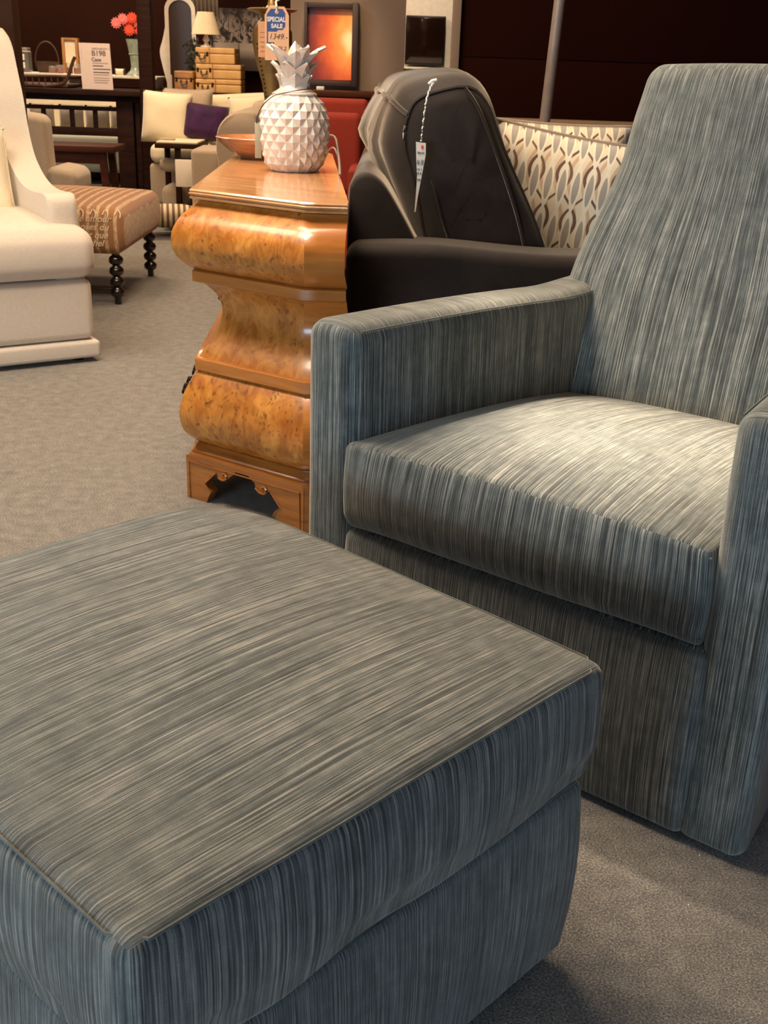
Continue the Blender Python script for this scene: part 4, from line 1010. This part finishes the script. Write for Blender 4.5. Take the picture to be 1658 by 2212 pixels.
# ------------------------------------------------------------------ brass urn with sale tags
ur = thing('brass_urn_lamp', 'tall tapering antique brass urn lamp behind the ceramic pineapple', 'lamp', (-.535, 5.05, 0))
up_ = [(0, 0), (.10, 0), (.10, .02), (.05, .05), (.035, .2), (.03, .5), (.03, .8), (.032, .92), (.045, 1.0), (.068, 1.08), (.083, 1.15), (.082, 1.20), (.06, 1.235), (.045, 1.25), (.05, 1.265), (.094, 1.278), (.105, 1.284), (.094, 1.288), (.03, 1.29), (.02, 1.30), (.012, 1.34), (.012, 1.7), (0, 1.7)]
m = M(); m.lathe(up_, 36, (-.535, 5.05, 0)); m.build('urn_body', M_GOLD, ur, ang=50)
for i in range(14):
    z = .93+i*.017; r = interp(z, [.92, 1.0, 1.08, 1.15], [.032, .045, .068, .083]); a = -2.3
    m = M(); m.lathe([(0, -.004), (.006, 0), (0, .004)], 8, (-.535+r*cos(a), 5.05+r*sin(a), z)); m.build('bead', M_BRONZE, ur)
tg = thing('sale_tag', 'peach special sale tag with blue printing hanging above the pineapple', 'tag', (-.50, 4.93, 1.2))
def tagpoly(x0, x1, z0, z1, c): return [(x0, z0), (x1, z0), (x1, z1-c*1.8), (x1-c, z1), (x0+c, z1), (x0, z1-c*1.8)]
TY = 4.93
m = M(); m.prism(tagpoly(-.553, -.455, 1.09, 1.292, .018), lambda a, b, c: Vector((a, TY+c, b)), .0015); cdt = m.build('card', M_PEACH, tg)
m = M(); m.prism([(-.545, 1.198), (-.506, 1.198), (-.497, 1.205), (-.481, 1.205), (-.470, 1.218), (-.470, 1.268), (-.480, 1.283), (-.528, 1.283), (-.545, 1.262)], lambda a, b, c: Vector((a, TY-.0006+c, b)), .0005); lbl(m.build('blue_panel', M_BLUE, cdt), 'blue printed panel')
m = M(); m.box(-.545, TY-.0006, 1.155, -.540, TY-.0001, 1.20, .0001); lbl(m.build('blue_panel', M_BLUE, cdt), 'blue printed edge')
m = M(); m.box(-.545, TY-.0006, 1.152, -.515, TY-.0001, 1.158, .0001); lbl(m.build('blue_panel', M_BLUE, cdt), 'blue printed edge')
text('print', 'SPECIAL', .024, M_WCARD, cdt, (-.506, TY-.0012, 1.236), (1, 0, 0), (0, 0, 1), bold=.0009, xs=.86)
text('print', 'SALE', .022, M_WCARD, cdt, (-.504, TY-.0012, 1.212), (1, 0, 0), (0, 0, 1), bold=.0009)
text('print', '1349.-', .030, M_INK, cdt, (-.500, TY-.0008, 1.170), (1, 0, 0), (0, 0, 1), shear=.3)
text('print', '75.2', .022, M_INK, cdt, (-.485, TY-.0008, 1.128), (1, 0, 0), (0, 0, 1), shear=.2)
m = M(); m.lathe([(0, 0), (.008, 0), (.008, .0012), (0, .0012)], 14); m.v = [Vector((-.504+p.x, TY-.0008-p.z, 1.272+p.y)) for p in m.v]; lbl(m.build('eyelet', M_PEACH, cdt), 'round reinforced eyelet')
m = M(); m.tube(catmull([(-.504, TY-.002, 1.272), (-.504, TY-.006, 1.29), (-.508, TY+.01, 1.31), (-.50, TY+.06, 1.32), (-.498, TY+.11, 1.34)], 4), .004, 6); m.build('string', M_THREAD, tg)
t2 = thing('plain_tag', 'large plain peach tag hanging behind the special sale tag', 'tag', (-.56, 4.95, 1.17))
m = M(); m.prism(tagpoly(-.582, -.48, 1.10, 1.235, .006), lambda a, b, c: Vector((a, 4.945+c, b)), .0015); c2 = m.build('card', plain('tan_card', 'd99f72', .7), t2)
for i in range(5):
    m = M(); m.box(-.574, 4.9442, 1.12+.018*i, -.556, 4.9447, 1.124+.018*i, .0001); m.build('print', plain('faded_print', 'b57c50', .7), c2)
m = M(); m.tube([(-.53, 4.944, 1.233), (-.525, 4.96, 1.28), (-.515, 5.0, 1.30)], .002, 5); m.build('string', M_THREAD, t2)

# ------------------------------------------------------------------ orange painting, console, red chair, screen
pt = thing('orange_painting', 'glowing orange abstract painting in a dark box frame on the taupe wall', 'painting', (-.41, 7.1, 1.18))
m = M(); px0, px1, pz0, pz1, pyy = -.545, -.285, .985, 1.375, 7.1
m.add([(px0, pyy, pz0), (px1, pyy, pz0+.005), (px1, pyy, pz1), (px0, pyy, pz1)], [(0, 1, 2, 3)], [[(0, 0), (1, 0), (1, 1), (0, 1)]])
m.build('canvas', M_PAINT, pt, smooth=False)
for a in ((px0-.018, pz0-.03, px0, pz1+.03), (px1, pz0-.03, px1+.035, pz1+.035), (px0, pz1, px1, pz1+.03), (px0, pz0-.03, px1, pz0)):
    m = M(); m.box(a[0], 7.06, a[1], a[2], 7.245, a[3], .003); m.build('frame', M_PFRAME, pt)
cs2 = thing('sideboard', 'dark sideboard under the orange painting', 'cabinet', (-.38, 6.9, 0))
m = M(); m.box(-.60, 6.72, .905, -.03, 7.04, .935, .004); m.build('top', M_BENCH, cs2)
m = M(); m.box(-.58, 6.74, .06, -.05, 7.03, .905, .004); bd = m.build('body', M_BENCH, cs2)
for x in (-.57, -.31):
    m = M(); m.box(x, 6.728, .12, x+.25, 6.74, .87, .003); d_ = m.build('door', M_BENCH, cs2)
    m = M(); m.lathe([(0, 0), (.010, 0), (.012, .012), (0, .018)], 10); m.v = [Vector((x+.125+p.x, 6.728-p.z, .5+p.y)) for p in m.v]; m.build('knob', M_BRONZE, d_)
m = M(); m.rbox((-.47, 6.78, .936), (-.425, 6.83, .957), .006, 2, 3); tag(m.build('white_box', M_WHITE), 'tiny white box on the sideboard under the painting', 'box')
rc = thing('red_chair', 'rust red upholstered chair behind the ceramic pineapple', 'armchair', (-.4, 6.1, 0))
m = M(); m.rbox((-.64, 6.25, .1), (-.16, 6.42, .91), .03, 4, 10); m.build('backrest', M_RED, rc, ang=0)
m = M(); m.rbox((-.64, 5.75, .1), (-.16, 6.25, .44), .03, 4, 10); m.build('seat_base', M_RED, rc, ang=0)
m = M(); m.rbox((-.60, 6.12, .44), (-.19, 6.27, .845), .035, 4, 10); m.build('back_cushion', M_RED, rc, ang=0)
for x in (-.60, -.22):
    for y in (5.8, 6.36):
        m = M(); m.lathe([(0, 0), (.015, 0), (.022, .105), (0, .105)], 10, (x, y, 0)); m.build('leg', M_BLACKW, rc)
for x in (-.70, -.24):
    m = M(); m.rbox((x, 5.75, .06), (x+.08, 6.40, .60), .02, 3, 8); m.build('armrest', M_RED, rc, ang=0)
tv = thing('wall_television', 'black flat television in the pale recess right of the taupe pillar', 'television', (.19, 9.2, 1.25))
m = M(); m.rbox((.035, 9.18, 1.085), (.335, 9.28, 1.43), .006, 2, 4); m.build('housing', M_BLACK, tv)
m = M(); m.box(.045, 9.172, 1.10, .322, 9.179, 1.415, .001); m.build('screen', plain('dark_screen', '1a0c07', .15, coat=.6), tv)
lw = thing('low_cabinet', 'pale low cabinet below the television', 'cabinet', (.2, 9.1, 0))
m = M(); m.box(.015, 8.95, .06, .42, 9.28, 1.055, .006); m.build('body', M_SHADE, lw)
m = M(); m.box(.005, 8.93, 1.055, .42, 9.29, 1.07, .003); m.build('top', M_WHITE, lw)

# lint on the carpet and the thread under the chest
for (x, y), l_ in (((.495, 1.38), 'tiny white lint speck on the carpet, farther of the two at the right'), ((.452, 1.27), 'tiny white lint speck on the carpet, nearer of the two at the right')):
    m = M(); m.rbox((x, y, 0), (x+.0022, y+.0022, .002), .0009, 2, 2); tag(m.build('lint', M_THREAD), l_, 'lint')
m = M(); m.tube(catmull([(-.36, 2.62, .003), (-.365, 2.60, .02), (-.36, 2.585, .035)], 5), .0012, 5); tag(m.build('loose_thread', M_THREAD), 'loose white thread curling on the floor under the chest', 'thread')
